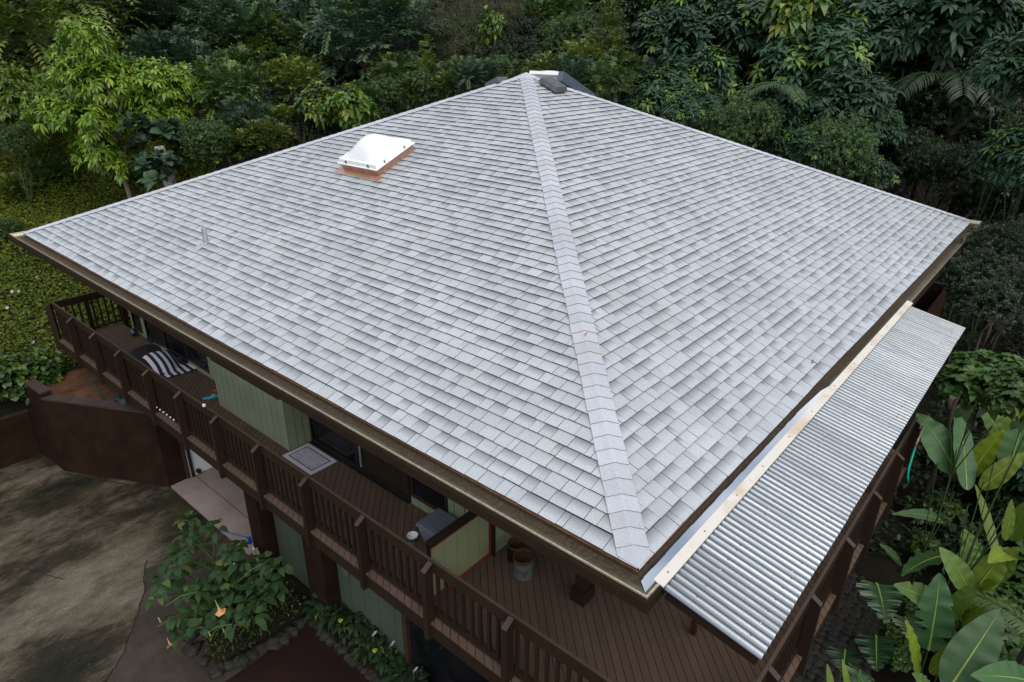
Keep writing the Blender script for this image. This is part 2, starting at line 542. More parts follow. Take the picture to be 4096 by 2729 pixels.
def ground_z(x, y):
    """hillside rising behind the house, cut flat at the driveway"""
    t = 0.35 * x + 0.94 * (y - 15.2)
    z = -3.45 + 0.40 * max(0.0, t)
    z = min(z, 11.0)
    if y < 15.1:
        low = smooth((y + 1.0) / 8.0) * smooth((x - 9.0) / 6.0)
        zl = -5.0 + 1.5 * low + max(0.0, x - 15.0) * 0.16
        z = zl if y < 8 else zl + (z - zl) * smooth((y - 8) / 7.0) * smooth((x - 10) / 6.0)
        if x < 9 and y > 0:
            z = -5.35
    z += 0.10 * math.sin(x * 0.9 + y * 0.4) * math.sin(y * 0.7 - x * 0.3) if (y > 16 or x > 17) else 0.0
    return z

# ------------------------------------------------------------------ setting: ground
def ground():
    b = MB()
    xs = [i * 1.0 for i in range(-34, 71)]
    ys = [i * 1.0 for i in range(-30, 15)] + [15.09] + [15.12 + i for i in range(0, 62)]
    for y in ys:
        for x in xs:
            z = ground_z(x, y)
            if y < 15.1 and x < 9 and y > -1.5:
                z = -5.42
            b.v.append((x, y, z))
            b.c.append((0, 0, 0))
    n = len(xs)
    for j in range(len(ys) - 1):
        for i in range(n - 1):
            b.f.append((j * n + i, j * n + i + 1, (j + 1) * n + i + 1, (j + 1) * n + i))
            b.mi.append(0)
    tag(b.build("ground", "soil", smooth=True), kind="structure")
ground()

def slab(name, poly, z, mat, depth=0.3):
    return tag(MB().prism(poly, z - depth, z).build(name, mat), kind="structure")
# driveway: mouldy older pour, newer strip in front of it, garage slab and the red painted floor
slab("driveway", [(-1.64, 15.04), (-7.5, 15.04), (-14, 6), (-9, -3), (-3.2, 6.2), (-2.26, 7.42), (-1.91, 7.73), (-1.14, 8.78), (-0.85, 9.38), (0.575, 8.87), (0.575, 15.04)], ZG - 0.004, "wet_concrete")
slab("driveway_apron", [(0.575, 8.9), (-0.845, 9.40), (-1.135, 8.77), (-1.905, 7.72), (-2.255, 7.41), (-3.19, 6.19), (-8.9, -3), (-1.3, 2.0), (-1.05, 6.0), (0.575, 6.0)], ZG + 0.004, "old_concrete")
slab("garage_floor", [(0.585, 8.0), (8.0, 8.0), (8.0, 11.55), (0.585, 11.55)], ZG + 0.03, "garage_concrete")
slab("red_floor", [(-1.2, 6.05), (-1.29, 2.0), (-3.0, -1.5), (4.0, -3.2), (4.0, 3.4), (0.85, 3.4), (0.45, 3.4), (0.45, 6.05)], ZG + 0.008, "maroon_floor")
cr = MB()
def crack_line(pts, w):
    for (x0, y0), (x1, y1) in zip(pts, pts[1:]):
        d = Vector((x1 - x0, y1 - y0, 0)).normalized()
        s = Vector((-d.y, d.x, 0)) * w
        cr.add([(x0 - s.x, y0 - s.y, ZG + 0.009), (x1 - s.x, y1 - s.y, ZG + 0.009), (x1 + s.x, y1 + s.y, ZG + 0.009), (x0 + s.x, y0 + s.y, ZG + 0.009)], [(0, 1, 2, 3)])
def wander(pts, k=5, amp=0.03):
    out = []
    for (x0, y0), (x1, y1) in zip(pts, pts[1:]):
        for i in range(k):
            t = i / k
            out.append((x0 + (x1 - x0) * t + rng.uniform(-amp, amp), y0 + (y1 - y0) * t + rng.uniform(-amp, amp)))
    return out + [pts[-1]]
crack_line(wander([(0.5, 11.35), (-0.78, 13.8)], 14, 0.012), 0.012)
crack_line(wander([(-0.72, 9.62), (-0.86, 9.4), (-1.14, 8.76), (-1.55, 8.2), (-1.92, 7.7), (-2.3, 7.38)], 6, 0.025), 0.008)
crack_line(wander([(-4.2, 12.6), (-3.4, 11.6), (-2.8, 11.3), (-2.2, 11.0), (-1.9, 10.2)], 6, 0.04), 0.005)
crack_line(wander([(-3.3, 11.5), (-3.3, 10.6), (-3.6, 9.5)], 5, 0.04), 0.004)
cr2 = cr
tag(cr2.build("driveway_crack", "crack_dark"), kind="structure")
joint = MB().box(1.115, 1.127, 8.05, 11.5, ZG + 0.02, ZG + 0.0315)
tag(joint.build("garage_floor_joint", "crack_dark"), kind="structure")

# ------------------------------------------------------------------ the house
house = thing("house", "brown and green house under a square hip roof of pale grey shingles", "house", (7.4, 7.3, ZG))

# roof body
TH, PH = math.atan2(H_, A_), math.atan2(H_, B_)
rb = MB()
q = 0.006
rb.add([(0, 0, -q), (X1, 0, -q), (X1, Y1, -q), (0, Y1, -q), (A_, B_, H_ - q)], [(3, 4, 0), (0, 4, 1), (1, 4, 2), (2, 4, 3), (0, 1, 2, 3)])
roof = rb.build("roof", "roof_felt", house)

EXPO = 0.143
TABS = [0.20, 0.072, 0.185, 0.215, 0.15, 0.125, 0.20, 0.165, 0.19, 0.14, 0.21]
class Face:
    def __init__(s, o, eu, es, width, slope, half):
        s.o, s.eu, s.es = Vector(o), Vector(eu), Vector(es)
        s.n = s.eu.cross(s.es)
        if s.n.z < 0:
            s.n = -s.n
        s.flip = s.eu.cross(s.es).z < 0
        s.width, s.slope, s.k = width, slope, half / slope
    def p(s, u, v, n):
        return s.o + s.eu * u + s.es * v + s.n * n
ct, st_, cp, sp_ = math.cos(TH), math.sin(TH), math.cos(PH), math.sin(PH)
SL, SR = math.hypot(A_, H_), math.hypot(B_, H_)
F_left = Face((0, 0, 0), (0, 1, 0), (ct, 0, st_), Y1, SL, B_)
F_front = Face((0, 0, 0), (1, 0, 0), (0, cp, sp_), X1, SR, A_)
F_far = Face((X1, Y1, 0), (0, -1, 0), (-ct, 0, st_), Y1, SL, B_)
F_back = Face((X1, Y1, 0), (-1, 0, 0), (0, -cp, sp_), X1, SR, A_)

def tab(F, u0, u1, s0, thick, lift=0.004, wob=0.0):
    """one shingle tab as (points, faces, face materials, colours), cut at the hips"""
    e = EXPO
    poly = [(u0, s0 + wob), (u1, s0 + wob + rng.uniform(-0.0015, 0.0015)), (u1, s0 + e + 0.012), (u0, s0 + e + 0.012)]
    poly = clip(poly, 1, -F.k, 0)
    if len(poly) > 2:
        poly = clip(poly, -1, -F.k, F.width)
    if len(poly) < 3:
        return None
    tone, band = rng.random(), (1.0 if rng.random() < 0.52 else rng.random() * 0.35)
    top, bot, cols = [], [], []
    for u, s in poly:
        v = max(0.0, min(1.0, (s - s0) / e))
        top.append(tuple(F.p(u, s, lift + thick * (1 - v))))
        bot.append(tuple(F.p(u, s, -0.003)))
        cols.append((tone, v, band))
    n = len(poly)
    fs, mi = [tuple(range(n))], [0]
    for i in range(n):
        j = (i + 1) % n
        fs.append((i, n + i, n + j, j))
        mi.append(1)
    if F.flip:
        fs = [tuple(reversed(f)) for f in fs]
    return top + bot, fs, mi, cols + cols

tabs = []
camv = cam.matrix_world.translation.copy() if False else Vector(CAM_LOC)
for F in (F_left, F_front):
    rows = int(F.slope / EXPO) + 1
    for r in range(rows):
        s0 = r * EXPO + rng.uniform(-0.003, 0.003) - (0.012 if r == 0 else 0)
        lo, hi = F.k * s0, F.width - F.k * s0
        u = lo - rng.random() * 0.2
        i = rng.randrange(len(TABS))
        while u < hi:
            w = TABS[i % len(TABS)] * rng.uniform(0.92, 1.08)
            i += 1
            g = tab(F, u + 0.0024, u + w - 0.0024, s0, 0.0175 if i % 2 else 0.0145, 0.004, rng.uniform(-0.002, 0.002) + 0.004 * math.sin(u * 1.7 + r))
            if g:
                d = (Vector(g[0][0]) - camv).length
                tabs.append((d, g))
            u += w
tabs.sort(key=lambda t: t[0])
def tab_mesh(b, g):
    o = len(b.v)
    b.v.extend(g[0])
    b.c.extend(g[3])
    for f, m in zip(g[1], g[2]):
        b.f.append(tuple(o + i for i in f))
        b.mi.append(m)
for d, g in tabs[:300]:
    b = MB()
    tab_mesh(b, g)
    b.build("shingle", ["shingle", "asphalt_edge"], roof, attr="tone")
b = MB()
for d, g in tabs[300:]:
    tab_mesh(b, g)
for F in (F_far, F_back):                 # the two slopes facing the forest: plain courses
    for r in range(int(F.slope / EXPO) + 1):
        s0 = r * EXPO
        EX = F.width
        g = tab(F, 0, EX, s0, 0.012)
        if g:
            tab_mesh(b, g)
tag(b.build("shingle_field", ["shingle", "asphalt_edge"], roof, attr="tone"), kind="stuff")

# hip caps
APEX = Vector((A_, B_, H_))
def hip(corner, Fa, Fb, n_caps_from=0):
    c = Vector(corner)
    h = (APEX - c)
    L = h.length
    h.normalize()
    na, nb = Fa.n, Fb.n
    da, db = na.cross(h).normalized(), nb.cross(h).normalized()
    mid = APEX - Vector((0, 0, H_))
    for d_, other in ((da, db),):
        pass
    if da.dot(db) > 0:
        db = -db
    # each must lie on its own slope: point away from the other slope
    if (da + na * 0).dot(Fb.n) > 0 and (db).dot(Fa.n) > 0:
        da, db = -da, -db
    up = (na + nb).normalized()
    def at(d, w, lift):
        wdir, nn = (da, na) if w < 0 else (db, nb)
        a = abs(w)
        return c + h * d + wdir * a + (nn if a > 0.03 else up) * lift
    W = 0.135
    cross = [-1.0, -0.45, -0.1, 0.1, 0.45, 1.0]
    d = 0.19
    e = 0.166
    first = True
    while d < L + 0.02:
        m = MB()
        tone = rng.random()
        w = W * rng.uniform(0.97, 1.03)
        sk = rng.uniform(-0.004, 0.004)
        if first:
            # the split piece that closes the corner, trimmed to the eaves
            pts = [at(-0.012, 0.0, 0.026), at(0.125, -w, 0.025), at(0.21, -w, 0.022), at(0.21, 0.0, 0.030), at(0.21, w, 0.022), at(0.125, w, 0.025)]
            dn = [p - up * 0.026 for p in pts]
            m.add(pts + dn, [(0, 1, 2, 3), (0, 3, 4, 5)], 0, [(tone, 0.3, 0)] * 12)
            o = 0
            for i, j in ((0, 1), (1, 2), (4, 5), (5, 0)):
                m.f.append((i, j, 6 + j, 6 + i))
                m.mi.append(1)
            first = False
            m.build("hip_cap", ["hip_cap", "cap_edge"], roof, attr="tone")
            continue
        fr = [at(d + sk * x, w * x, 0.031 + (0.006 if abs(x) < 0.2 else 0)) for x in cross]
        bk = [at(min(d + e + 0.03, L), w * x, 0.022 + (0.006 if abs(x) < 0.2 else 0)) for x in cross]
        lo = [at(d + sk * x, w * x, 0.012) for x in cross]
        n = len(cross)
        m.add(fr + bk + lo, [(i, i + 1, n + i + 1, n + i) for i in range(n - 1)], 0, [(tone, 0.2, 0)] * (3 * n))
        for i in range(n - 1):
            m.f.append((2 * n + i, 2 * n + i + 1, i + 1, i))
            m.mi.append(1)
        m.f.append((0, n, 2 * n)); m.mi.append(1)
        m.f.append((n - 1, 3 * n - 1, 2 * n - 1)); m.mi.append(1)
        m.build("hip_cap", ["hip_cap", "cap_edge"], roof, attr="tone")
        d += e * rng.uniform(0.96, 1.04)
hip((0, 0, 0), F_left, F_front)
hip((0, Y1, 0), F_left, F_back)
hip((X1, 0, 0), F_front, F_far)
# crown piece over the meeting of the hips
m = MB()
for k in range(4):
    F = (F_left, F_front, F_far, F_back)[k]
pk = [APEX + Vector((0, 0, 0.060))]
ring = [APEX + Vector((dx, dy, -0.10)) + Vector((0, 0, 0.060)) for dx, dy in ((-0.2, -0.16), (0.16, -0.2), (0.2, 0.16), (-0.16, 0.2))]
ring2 = [p - Vector((0, 0, 0.03)) for p in ring]
m.add(pk + ring + ring2, [(0, 1, 2), (0, 2, 3), (0, 3, 4), (0, 4, 1), (1, 5, 6, 2), (2, 6, 7, 3), (3, 7, 8, 4), (4, 8, 5, 1)], 0, [(0.7, 0.2, 0)] * 9)
m.build("hip_cap", ["hip_cap", "cap_edge"], roof, attr="tone")

# eaves: copper drip edge, trough, fascia, soffit - mitred rings, one piece per side
def ring_side(prof, side, closed=False):
    """sweep (outward, z, tone) along one side of the eave rectangle with mitred ends"""
    m = MB()
    n = len(prof)
    for o, z, tn in prof:
        cs = [(-o, -o), (X1 + o, -o), (X1 + o, Y1 + o), (-o, Y1 + o)]
        i, j = [(3, 0), (0, 1), (1, 2), (2, 3)][side]
        a, c_ = cs[i], cs[j]
        for t in np.linspace(0, 1, 2):
            m.v.append((a[0] + (c_[0] - a[0]) * t, a[1] + (c_[1] - a[1]) * t, z))
            m.c.append((tn, tn, tn))
    for k in range(n if closed else n - 1):
        k2 = (k + 1) % n
        m.f.append((2 * k, 2 * k + 1, 2 * k2 + 1, 2 * k2))
        m.mi.append(0)
    return m
for side in range(4):
    ring_side([(-0.03, -0.004, 0), (0.006, -0.004, 0), (0.010, -0.028, 0), (0.004, -0.028, 0), (0.0, -0.008, 0), (-0.03, -0.008, 0)], side, True).build("drip_edge", "copper_old" if side != 0 else "copper_old", house)
    ring_side([(-0.004, -0.026, 0), (-0.004, -0.078, 0.05), (0.012, -0.086, 0.12), (0.06, -0.087, 0.34), (0.105, -0.082, 0.55), (0.150, -0.066, 0.76), (0.184, -0.030, 0.92), (0.192, -0.006, 1.0), (0.210, -0.004, 1.0), (0.212, -0.018, 1.0), (0.196, -0.026, 0.9), (0.17, -0.072, 0.6), (0.13, -0.108, 0.4), (0.09, -0.126, 0.2), (-0.006, -0.124, 0)], side, False).build("gutter", "gutter_metal", house, attr="tone")
    ring_side([(0.197, -0.030, 0), (0.216, -0.032, 0), (0.222, -0.060, 0), (0.222, -0.155, 0), (0.196, -0.155, 0)], side, True).build("fascia_board", "brown_fascia", house)
    ring_side([(0.195, -0.14, 0), (-WX2 * 0 - 1.6, -0.13, 0)] if side in (0, 2, 3) else [(0.195, -0.14, 0), (-3.0, -0.13, 0)], side).build("soffit", "soffit_brown", house)
# bare bright metal lining in the awning-side trough
tag(MB().add([(-0.02, -0.040, -0.0630), (0.9, -0.046, -0.0630), (1.7, -0.042, -0.0630), (2.6, -0.058, -0.0630), (3.3, -0.052, -0.0630), (4.1, -0.085, -0.0630), (4.4, -0.145, -0.0630), (-0.12, -0.145, -0.0630)], [(7, 6, 5, 4, 3, 2, 1, 0)]).build("gutter_lining", "gutter_water", house), "strip of bare shiny metal in the gutter mirroring the clouds")
MB().box(4.95, 5.12, -0.10, -0.03, -0.114, -0.110).build("outlet_hole", "crack_dark", house)
# brown strip that hangs below the eave along the bay, and copper strips at the corners
MB().box(-0.19, -0.165, 4.82, 6.47, -0.215, -0.158).build("eave_strip", "brown_fascia", house)

# ---- upper walls as siding boards
walls = {}
def wall_run(wall, axis, fixed, a0, a1, z0, z1, mat, w=0.2, face=-1, thick=0.03, first=None):
    """vertical boards with recessed joints; axis 'y' = wall in an x plane, 'x' = wall in a y plane"""
    a = a0
    while a < a1 - 0.01:
        b_ = min(a + (first if first and a == a0 else w), a1)
        m = MB()
        g = 0.006
        if axis == 'y':
            m.box(fixed, fixed + thick, a + g, b_ - g, z0, z1)
        else:
            m.box(a + g, b_ - g, fixed, fixed + thick, z0, z1)
        m.build("siding_board", mat, wall)
        a = b_
body = MB()
body.box(WX + 0.03, WX2, WY + 0.03, WY2, ZD - 0.25, ZS - 0.002)
wall_up = body.build("wall", "green_siding", house)
wall_run(wall_up, 'y', WX, 2.87, 3.74, ZD, ZS, "green_siding", 0.205, first=0.13)
wall_run(wall_up, 'y', WX, 3.74, 4.53, ZD, -2.43, "green_siding", 0.2)
wall_run(wall_up, 'y', WX, 7.08, 7.3, ZD, ZS, "green_siding", 0.2)
wall_run(wall_up, 'y', WX, 9.40, 10.60, ZD, ZS, "green_siding", 0.2)
wall_run(wall_up, 'y', WX, 10.60, 11.53, ZD, -2.47, "green_siding", 0.2)
wall_run(wall_up, 'y', WX, 13.50, 13.70, ZD, ZS, "green_siding", 0.2)
wall_run(wall_up, 'y', WX, 13.70, 14.19, ZD, -2.50, "green_siding", 0.25)
wall_run(wall_up, 'y', WX, 14.19, 14.29, ZD, ZS, "green_siding", 0.2)
wall_run(wall_up, 'x', WY, 1.53, 6.0, ZD, ZS, "green_siding", 0.205)
# bay that steps out over the deck
bay = MB().box(1.11, 1.50, 7.13, 9.41, ZD + 0.001, ZS - 0.003).build("bay", "green_siding", house)
wall_run(bay, 'y', 1.08, 7.10, 9.44, ZD + 0.002, ZS - 0.003, "green_siding", 0.203)
wall_run(bay, 'x', 7.10, 1.11, 1.50, ZD + 0.002, ZS - 0.003, "green_siding", 0.14)

def window(y0, y1, z0, z1, name="window", n=1, frame="window_brown", glass="window_glass", fw=0.06, sill=True):
    fr = MB()
    x0 = WX - 0.012
    fr.box(x0, WX + 0.045, y0, y1, z1 - fw, z1)
    fr.box(x0, WX + 0.045, y0, y1, z0, z0 + fw)
    ws = (y1 - y0) / n
    for i in range(n + 1):
        c = y0 + i * ws
        fr.box(x0 + 0.002, WX + 0.044, max(y0, c - fw / 2), min(y1, c + fw / 2), z0 + fw + 0.001, z1 - fw - 0.001)
    f = fr.build(name, frame, house)
    for i in range(n):
        MB().box(WX + 0.012, WX + 0.02, y0 + i * ws + fw / 2 + 0.001, y0 + (i + 1) * ws - fw / 2 - 0.001, z0 + fw + 0.001, z1 - fw - 0.001).build("pane", glass if isinstance(glass, str) else glass[i], f)
    return f
window(3.76, 4.50, -2.43, -0.45, frame="window_brown", fw=0.055)
d1 = window(4.53, 7.07, ZD + 0.005, -0.45, "sliding_door", 2, "frame_dark", ("curtain_glass", "window_glass"), 0.085)
MB().box(WX - 0.05, WX - 0.013, 4.55, 7.05, ZD + 0.002, ZD + 0.03).build("door_track", "frame_dark", d1)
MB().box(WX - 0.028, WX - 0.013, 5.66, 5.70, -2.45, -1.2).build("handle", "lead_grey", d1)
window(10.62, 11.51, -2.47, -0.45, frame="window_brown", fw=0.055)
d2 = window(11.55, 13.49, ZD + 0.005, -0.45, "sliding_door", 2, "frame_dark", "window_glass", 0.085)
MB().box(WX - 0.05, WX - 0.013, 11.57, 13.47, ZD + 0.002, ZD + 0.03).build("door_track", "frame_dark", d2)
window(13.72, 14.17, -2.50, -0.45, frame="window_brown", fw=0.04)
# partition of green boards between the rail and the house corner
part = MB().box(0.40, 1.495, 2.935, 2.965, -2.50, -1.745).build("partition", "brown_paint", house)
a = 0.44
while a < 1.44:
    MB().box(a + 0.003, min(a + 0.203, 1.44) - 0.003, 2.905, 2.934, -2.53, -1.765).build("siding_board", "panel_green", part)
    a += 0.203
MB().box(0.40, 1.47, 2.895, 2.98, -1.764, -1.70).build("top_rail", "brown_paint", part)
rt = MB()
rt.box(0.404, 1.469, 2.893, 2.931, -2.575, -2.531)
rt.box(1.4405, 1.469, 2.892, 2.931, -2.530, -1.766)
rt.box(0.405, 1.47, 2.891, 2.8945, -1.78, -1.766)
rt.build("trim", "red_trim", part)
MB().box(1.47, 1.499, 2.84, 2.99, ZD, -1.2).build("jamb", "brown_paint", part)

# porch columns with a boxed foot
for cx, cy in ((1.645, 1.525), (5.9, 1.2)):
    c_ = MB().box(cx - 0.07, cx + 0.07, cy - 0.07, cy + 0.07, ZD + 0.20, ZS - 0.002).build("column", "brown_paint", house)
    MB().box(cx - 0.115, cx + 0.115, cy - 0.10, cy + 0.10, ZD + 0.001, ZD + 0.20).build("foot", "brown_paint", c_)
MB().bar((1.645, 1.53, -0.21), (9.0, 1.2, -0.21), 0.09, 0.14).build("porch_beam", "brown_paint", house)

# ---- lower storey
ZL = ZD - 0.245
low = MB().box(0.88, WX2, 2.0, 8.02, ZG, ZL - 0.02).box(0.95, WX2, 11.52, 14.2, ZG, ZL - 0.02).box(7.9, WX2, 8.03, 11.51, ZG, ZL - 0.021)
wall_low = low.build("wall", "garage_dark", house)
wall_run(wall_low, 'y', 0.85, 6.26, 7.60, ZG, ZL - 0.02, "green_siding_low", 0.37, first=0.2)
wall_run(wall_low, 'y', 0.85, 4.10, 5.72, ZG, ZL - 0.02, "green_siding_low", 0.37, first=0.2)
for y0, y1 in ((7.61, 8.04), (5.73, 6.24)):
    MB().box(0.60, 0.849, y0, y1, ZG - 0.1, ZL - 0.004).build("pillar", "wall_brown", house)
MB().box(0.565, 0.93, 11.50, 11.95, ZG - 0.1, ZL - 0.004).build("pillar", "wall_brown", house)
MB().box(0.94, 1.02, 11.47, 11.55, ZG + 0.03, ZL - 0.03).build("garage_jamb", "window_brown", house)
MB().box(1.03, 7.8, 11.495, 11.517, ZG + 0.03, ZL - 0.03).build("garage_wall", "garage_white", house)
MB().box(1.05, 1.10, 11.44, 11.525, ZG + 0.03, ZL - 0.5).tube([(1.20, 11.5, ZG + 0.12), (1.20, 11.42, ZG + 0.12)], 0.05, 10).build("door_roller", "frame_dark", house)
ld = MB().box(0.80, 0.879, 3.98, 4.07, ZG, ZL - 0.02).box(0.80, 0.879, 2.08, 3.98, ZL - 0.1, ZL - 0.021).build("door", "window_brown", house)
MB().box(0.86, 0.879, 2.09, 3.97, ZG + 0.02, ZL - 0.02).build("pane", "window_glass", ld)
# drum shaped outlet on the low green wall
MB().tube([(0.85, 5.42, -3.95), (0.79, 5.42, -3.95)], [0.085, 0.085], 14).build("wall_vent", "zinc_dirty", house)
# bench-like dark step by the lower door, with pale green board edging
MB().box(0.62, 0.79, 3.42, 3.95, ZG + 0.01, ZG + 0.30).build("doorstep", "garage_dark", house)
MB().box(0.56, 0.615, 3.38, 3.97, ZG + 0.01, ZG + 0.06).box(0.616, 1.3, 3.36, 3.41, ZG + 0.01, ZG + 0.06).build("board_edging", "green_siding_low", house)

# ---- skylight with white dome on a copper curb (left slope)
def on_left(u, x, n):
    return F_left.p(u, x / ct, n)
def slope_box(F, u0, u1, s0, s1, n0, n1, m, mat=0, inset=0.0):
    vs = []
    for n, k in ((n0, 0.0), (n1, inset)):
        for s_, u_ in ((s0 + k, u0 + k), (s0 + k, u1 - k), (s1 - k, u1 - k), (s1 - k, u0 + k)):
            vs.append(F.p(u_, s_, n))
    fs = [(3, 2, 1, 0), (4, 5, 6, 7), (0, 1, 5, 4), (1, 2, 6, 5), (2, 3, 7, 6), (3, 0, 4, 7)]
    if F.flip:
        fs = [tuple(reversed(f)) for f in fs]
    m.add(vs, fs, mat)
    return m
SU0, SU1, SS0, SS1 = 7.50, 8.52, 4.02, 4.92
sky_f = slope_box(F_left, SU0 - 0.045, SU1 + 0.045, SS0 - 0.045, SS1 + 0.045, 0.150, 0.158, MB())
slope_box(F_left, SU0 - 0.012, SU1 + 0.012, SS0 - 0.012, SS1 + 0.012, 0.159, 0.225, sky_f, 0, 0.012)
skyl = sky_f.build("skylight", "dome_frame", house)
tag(skyl, "white domed skylight on a bright copper curb")
slope_box(F_left, SU0, SU1, SS0, SS1, 0.0, 0.149, MB()).build("curb", "copper_new", skyl)
dm = MB()
N = 18
for j in range(N + 1):
    for i in range(N + 1):
        u, v = i / N, j / N
        hgt = (1 - abs(2 * u - 1) ** 2.3) * (1 - abs(2 * v - 1) ** 2.0)
        dm.v.append(tuple(F_left.p(SU0 + 0.05 + (SU1 - SU0 - 0.1) * u, SS0 + 0.05 + (SS1 - SS0 - 0.1) * v, 0.226 + 0.25 * hgt)))
        dm.c.append((0, 0, 0))
for j in range(N):
    for i in range(N):
        f = (j * (N + 1) + i, j * (N + 1) + i + 1, (j + 1) * (N + 1) + i + 1, (j + 1) * (N + 1) + i)
        dm.f.append(tuple(reversed(f)) if F_left.flip else f)
        dm.mi.append(0)
dm.build("dome", "dome_acrylic", skyl, smooth=True)
fl = slope_box(F_left, SU0 - 0.09, SU1 + 0.09, SS0 - 0.14, SS0 - 0.001, 0.018, 0.024, MB())
slope_box(F_left, SU0 - 0.22, SU0 - 0.0905, SS0 - 0.16, SS0 - 0.12, 0.018, 0.024, fl)
fl.build("flashing", "copper_new", skyl)
for u_, s_ in ((SU0 + 0.2, SS0 - 0.02), (SU1 - 0.2, SS0 - 0.02)):
    slope_box(F_left, u_ - 0.012, u_ + 0.012, s_ - 0.006, s_ + 0.006, 0.17, 0.215, MB()).build("fastener", "frame_dark", skyl)
for s_ in (SS0 + 0.2, SS1 - 0.2):
    slope_box(F_left, SU0 - 0.024, SU0 - 0.014, s_ - 0.012, s_ + 0.012, 0.17, 0.215, MB()).build("fastener", "brass", skyl)

# plumbing vent pipe with a lead plate
pp = Vector((1.30, 9.25, 0.545))
pipe = MB().tube([pp, pp + Vector((0, 0, 0.27))], [0.043, 0.04], 14, cap=False)
pipe.tube([pp + Vector((0, 0, 0.265)), pp + Vector((0, 0, 0.275)), pp + Vector((0, 0, 0.20))], [0.04, 0.036, 0.034], 14, cap=False)
vp = pipe.build("vent_pipe", "lead_grey", house, smooth=True)
slope_box(F_left, 9.16, 9.33, 1.18, 1.40, 0.018, 0.022, MB()).build("plate", "lead_grey", vp)

# box vent near the peak (front slope)
bv = slope_box(F_front, 7.33, 7.66, 7.10, 7.50, 0.012, 0.06, MB())
slope_box(F_front, 7.30, 7.69, 7.06, 7.54, 0.062, 0.15, bv, 0, 0.035)
tag(bv.build("roof_vent", "vent_black", house), "flat black box vent beside the peak")

# second skylight just beyond the ridge, on the far slope, with its dark metal hood
u0 = Y1 / 2 + 0.15
fk = slope_box(F_far, 6.90, 7.60, SL - 1.55, SL - 0.66, 0.0, 0.24, MB()).build("skylight", "cream_flashing", house)
tag(fk, "half hidden skylight beyond the peak with white dome and dark hood")
dm = MB()
for j in range(N + 1):
    for i in range(N + 1):
        u, v = i / N, j / N
        hgt = (1 - abs(2 * u - 1) ** 2.4) * (1 - abs(2 * v - 1) ** 2.4)
        dm.v.append(tuple(F_far.p(6.86 + 0.78 * u, SL - 1.60 + 1.0 * v, 0.305 + 0.14 * hgt)))
        dm.c.append((0, 0, 0))
for j in range(N):
    for i in range(N):
        f = (j * (N + 1) + i, j * (N + 1) + i + 1, (j + 1) * (N + 1) + i + 1, (j + 1) * (N + 1) + i)
        dm.f.append(tuple(reversed(f)) if F_far.flip else f)
        dm.mi.append(0)
slope_box(F_far, 6.84, 7.66, SL - 1.62, SL - 0.58, 0.242, 0.306, dm)
dm.build("dome", "dome_frame", fk, smooth=False)
slope_box(F_far, 7.665, 7.80, SL - 1.75, SL - 0.50, 0.10, 0.29, MB()).build("hood", "solar_frame", fk)
tag(slope_box(F_back, 7.480, 7.840, 7.156, 7.556, 0.012, 0.13, MB(), 0, 0.03).build("roof_vent", "vent_black", house), "dark vent half hidden behind the left side of the peak")

# ------------------------------------------------------------------ corrugated awning over the deck
awning = thing("awning", "long corrugated metal awning along the right eave over the deck", "awning", (3.97, -0.6, ZD))
AZ0, AZ1, AY0, AY1 = -0.045, -0.20, -0.205, -1.02
PITCH = 0.0762
def sheet(x0, x1, lift, ey):
    m = MB()
    n = int(round((x1 - x0) / PITCH * 8))
    rowsv = []
    for j in range(5):
        t = j / 4
        for i in range(n + 1):
            x = x0 + (x1 - x0) * i / n
            c = math.cos(2 * math.pi * (x - 0.045) / PITCH)
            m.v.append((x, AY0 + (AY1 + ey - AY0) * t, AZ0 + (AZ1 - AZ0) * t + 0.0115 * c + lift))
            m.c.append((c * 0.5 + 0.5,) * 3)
    k = n + 1
    for j in range(4):
        for i in range(n):
            m.f.append((j * k + i, (j + 1) * k + i, (j + 1) * k + i + 1, j * k + i + 1))
            m.mi.append(0)
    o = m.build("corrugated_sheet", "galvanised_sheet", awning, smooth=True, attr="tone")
    return o
edges = [0.0, 0.69, 1.37, 2.06, 2.74, 3.43, 4.11, 4.80, 5.49, 6.17, 6.86, 7.35, 7.93]
for i in range(len(edges) - 1):
    sheet(edges[i] - (0.06 if i else 0), edges[i + 1], 0.0022 * (i % 2), rng.uniform(-0.003, 0.003))
def aw_z(y):
    return AZ0 + (AZ1 - AZ0) * (y - AY0) / (AY1 - AY0)
for yy, n0 in ((-0.46, 0), (-0.90, 1)):
    x = 0.122
    while x < 7.9:
        x2 = 0.045 + round((x - 0.045) / PITCH) * PITCH
        y2 = yy + rng.uniform(-0.012, 0.012)
        z2 = aw_z(y2) + 0.0115
        MB().lathe([(0.0085, 0.0), (0.0078, 0.005), (0.0, 0.007)], (x2, y2, z2), 8).build("screw", "screw_rust" if rng.random() < 0.7 else "screw_zinc", awning)
        x += PITCH * rng.choice((1, 2, 2))
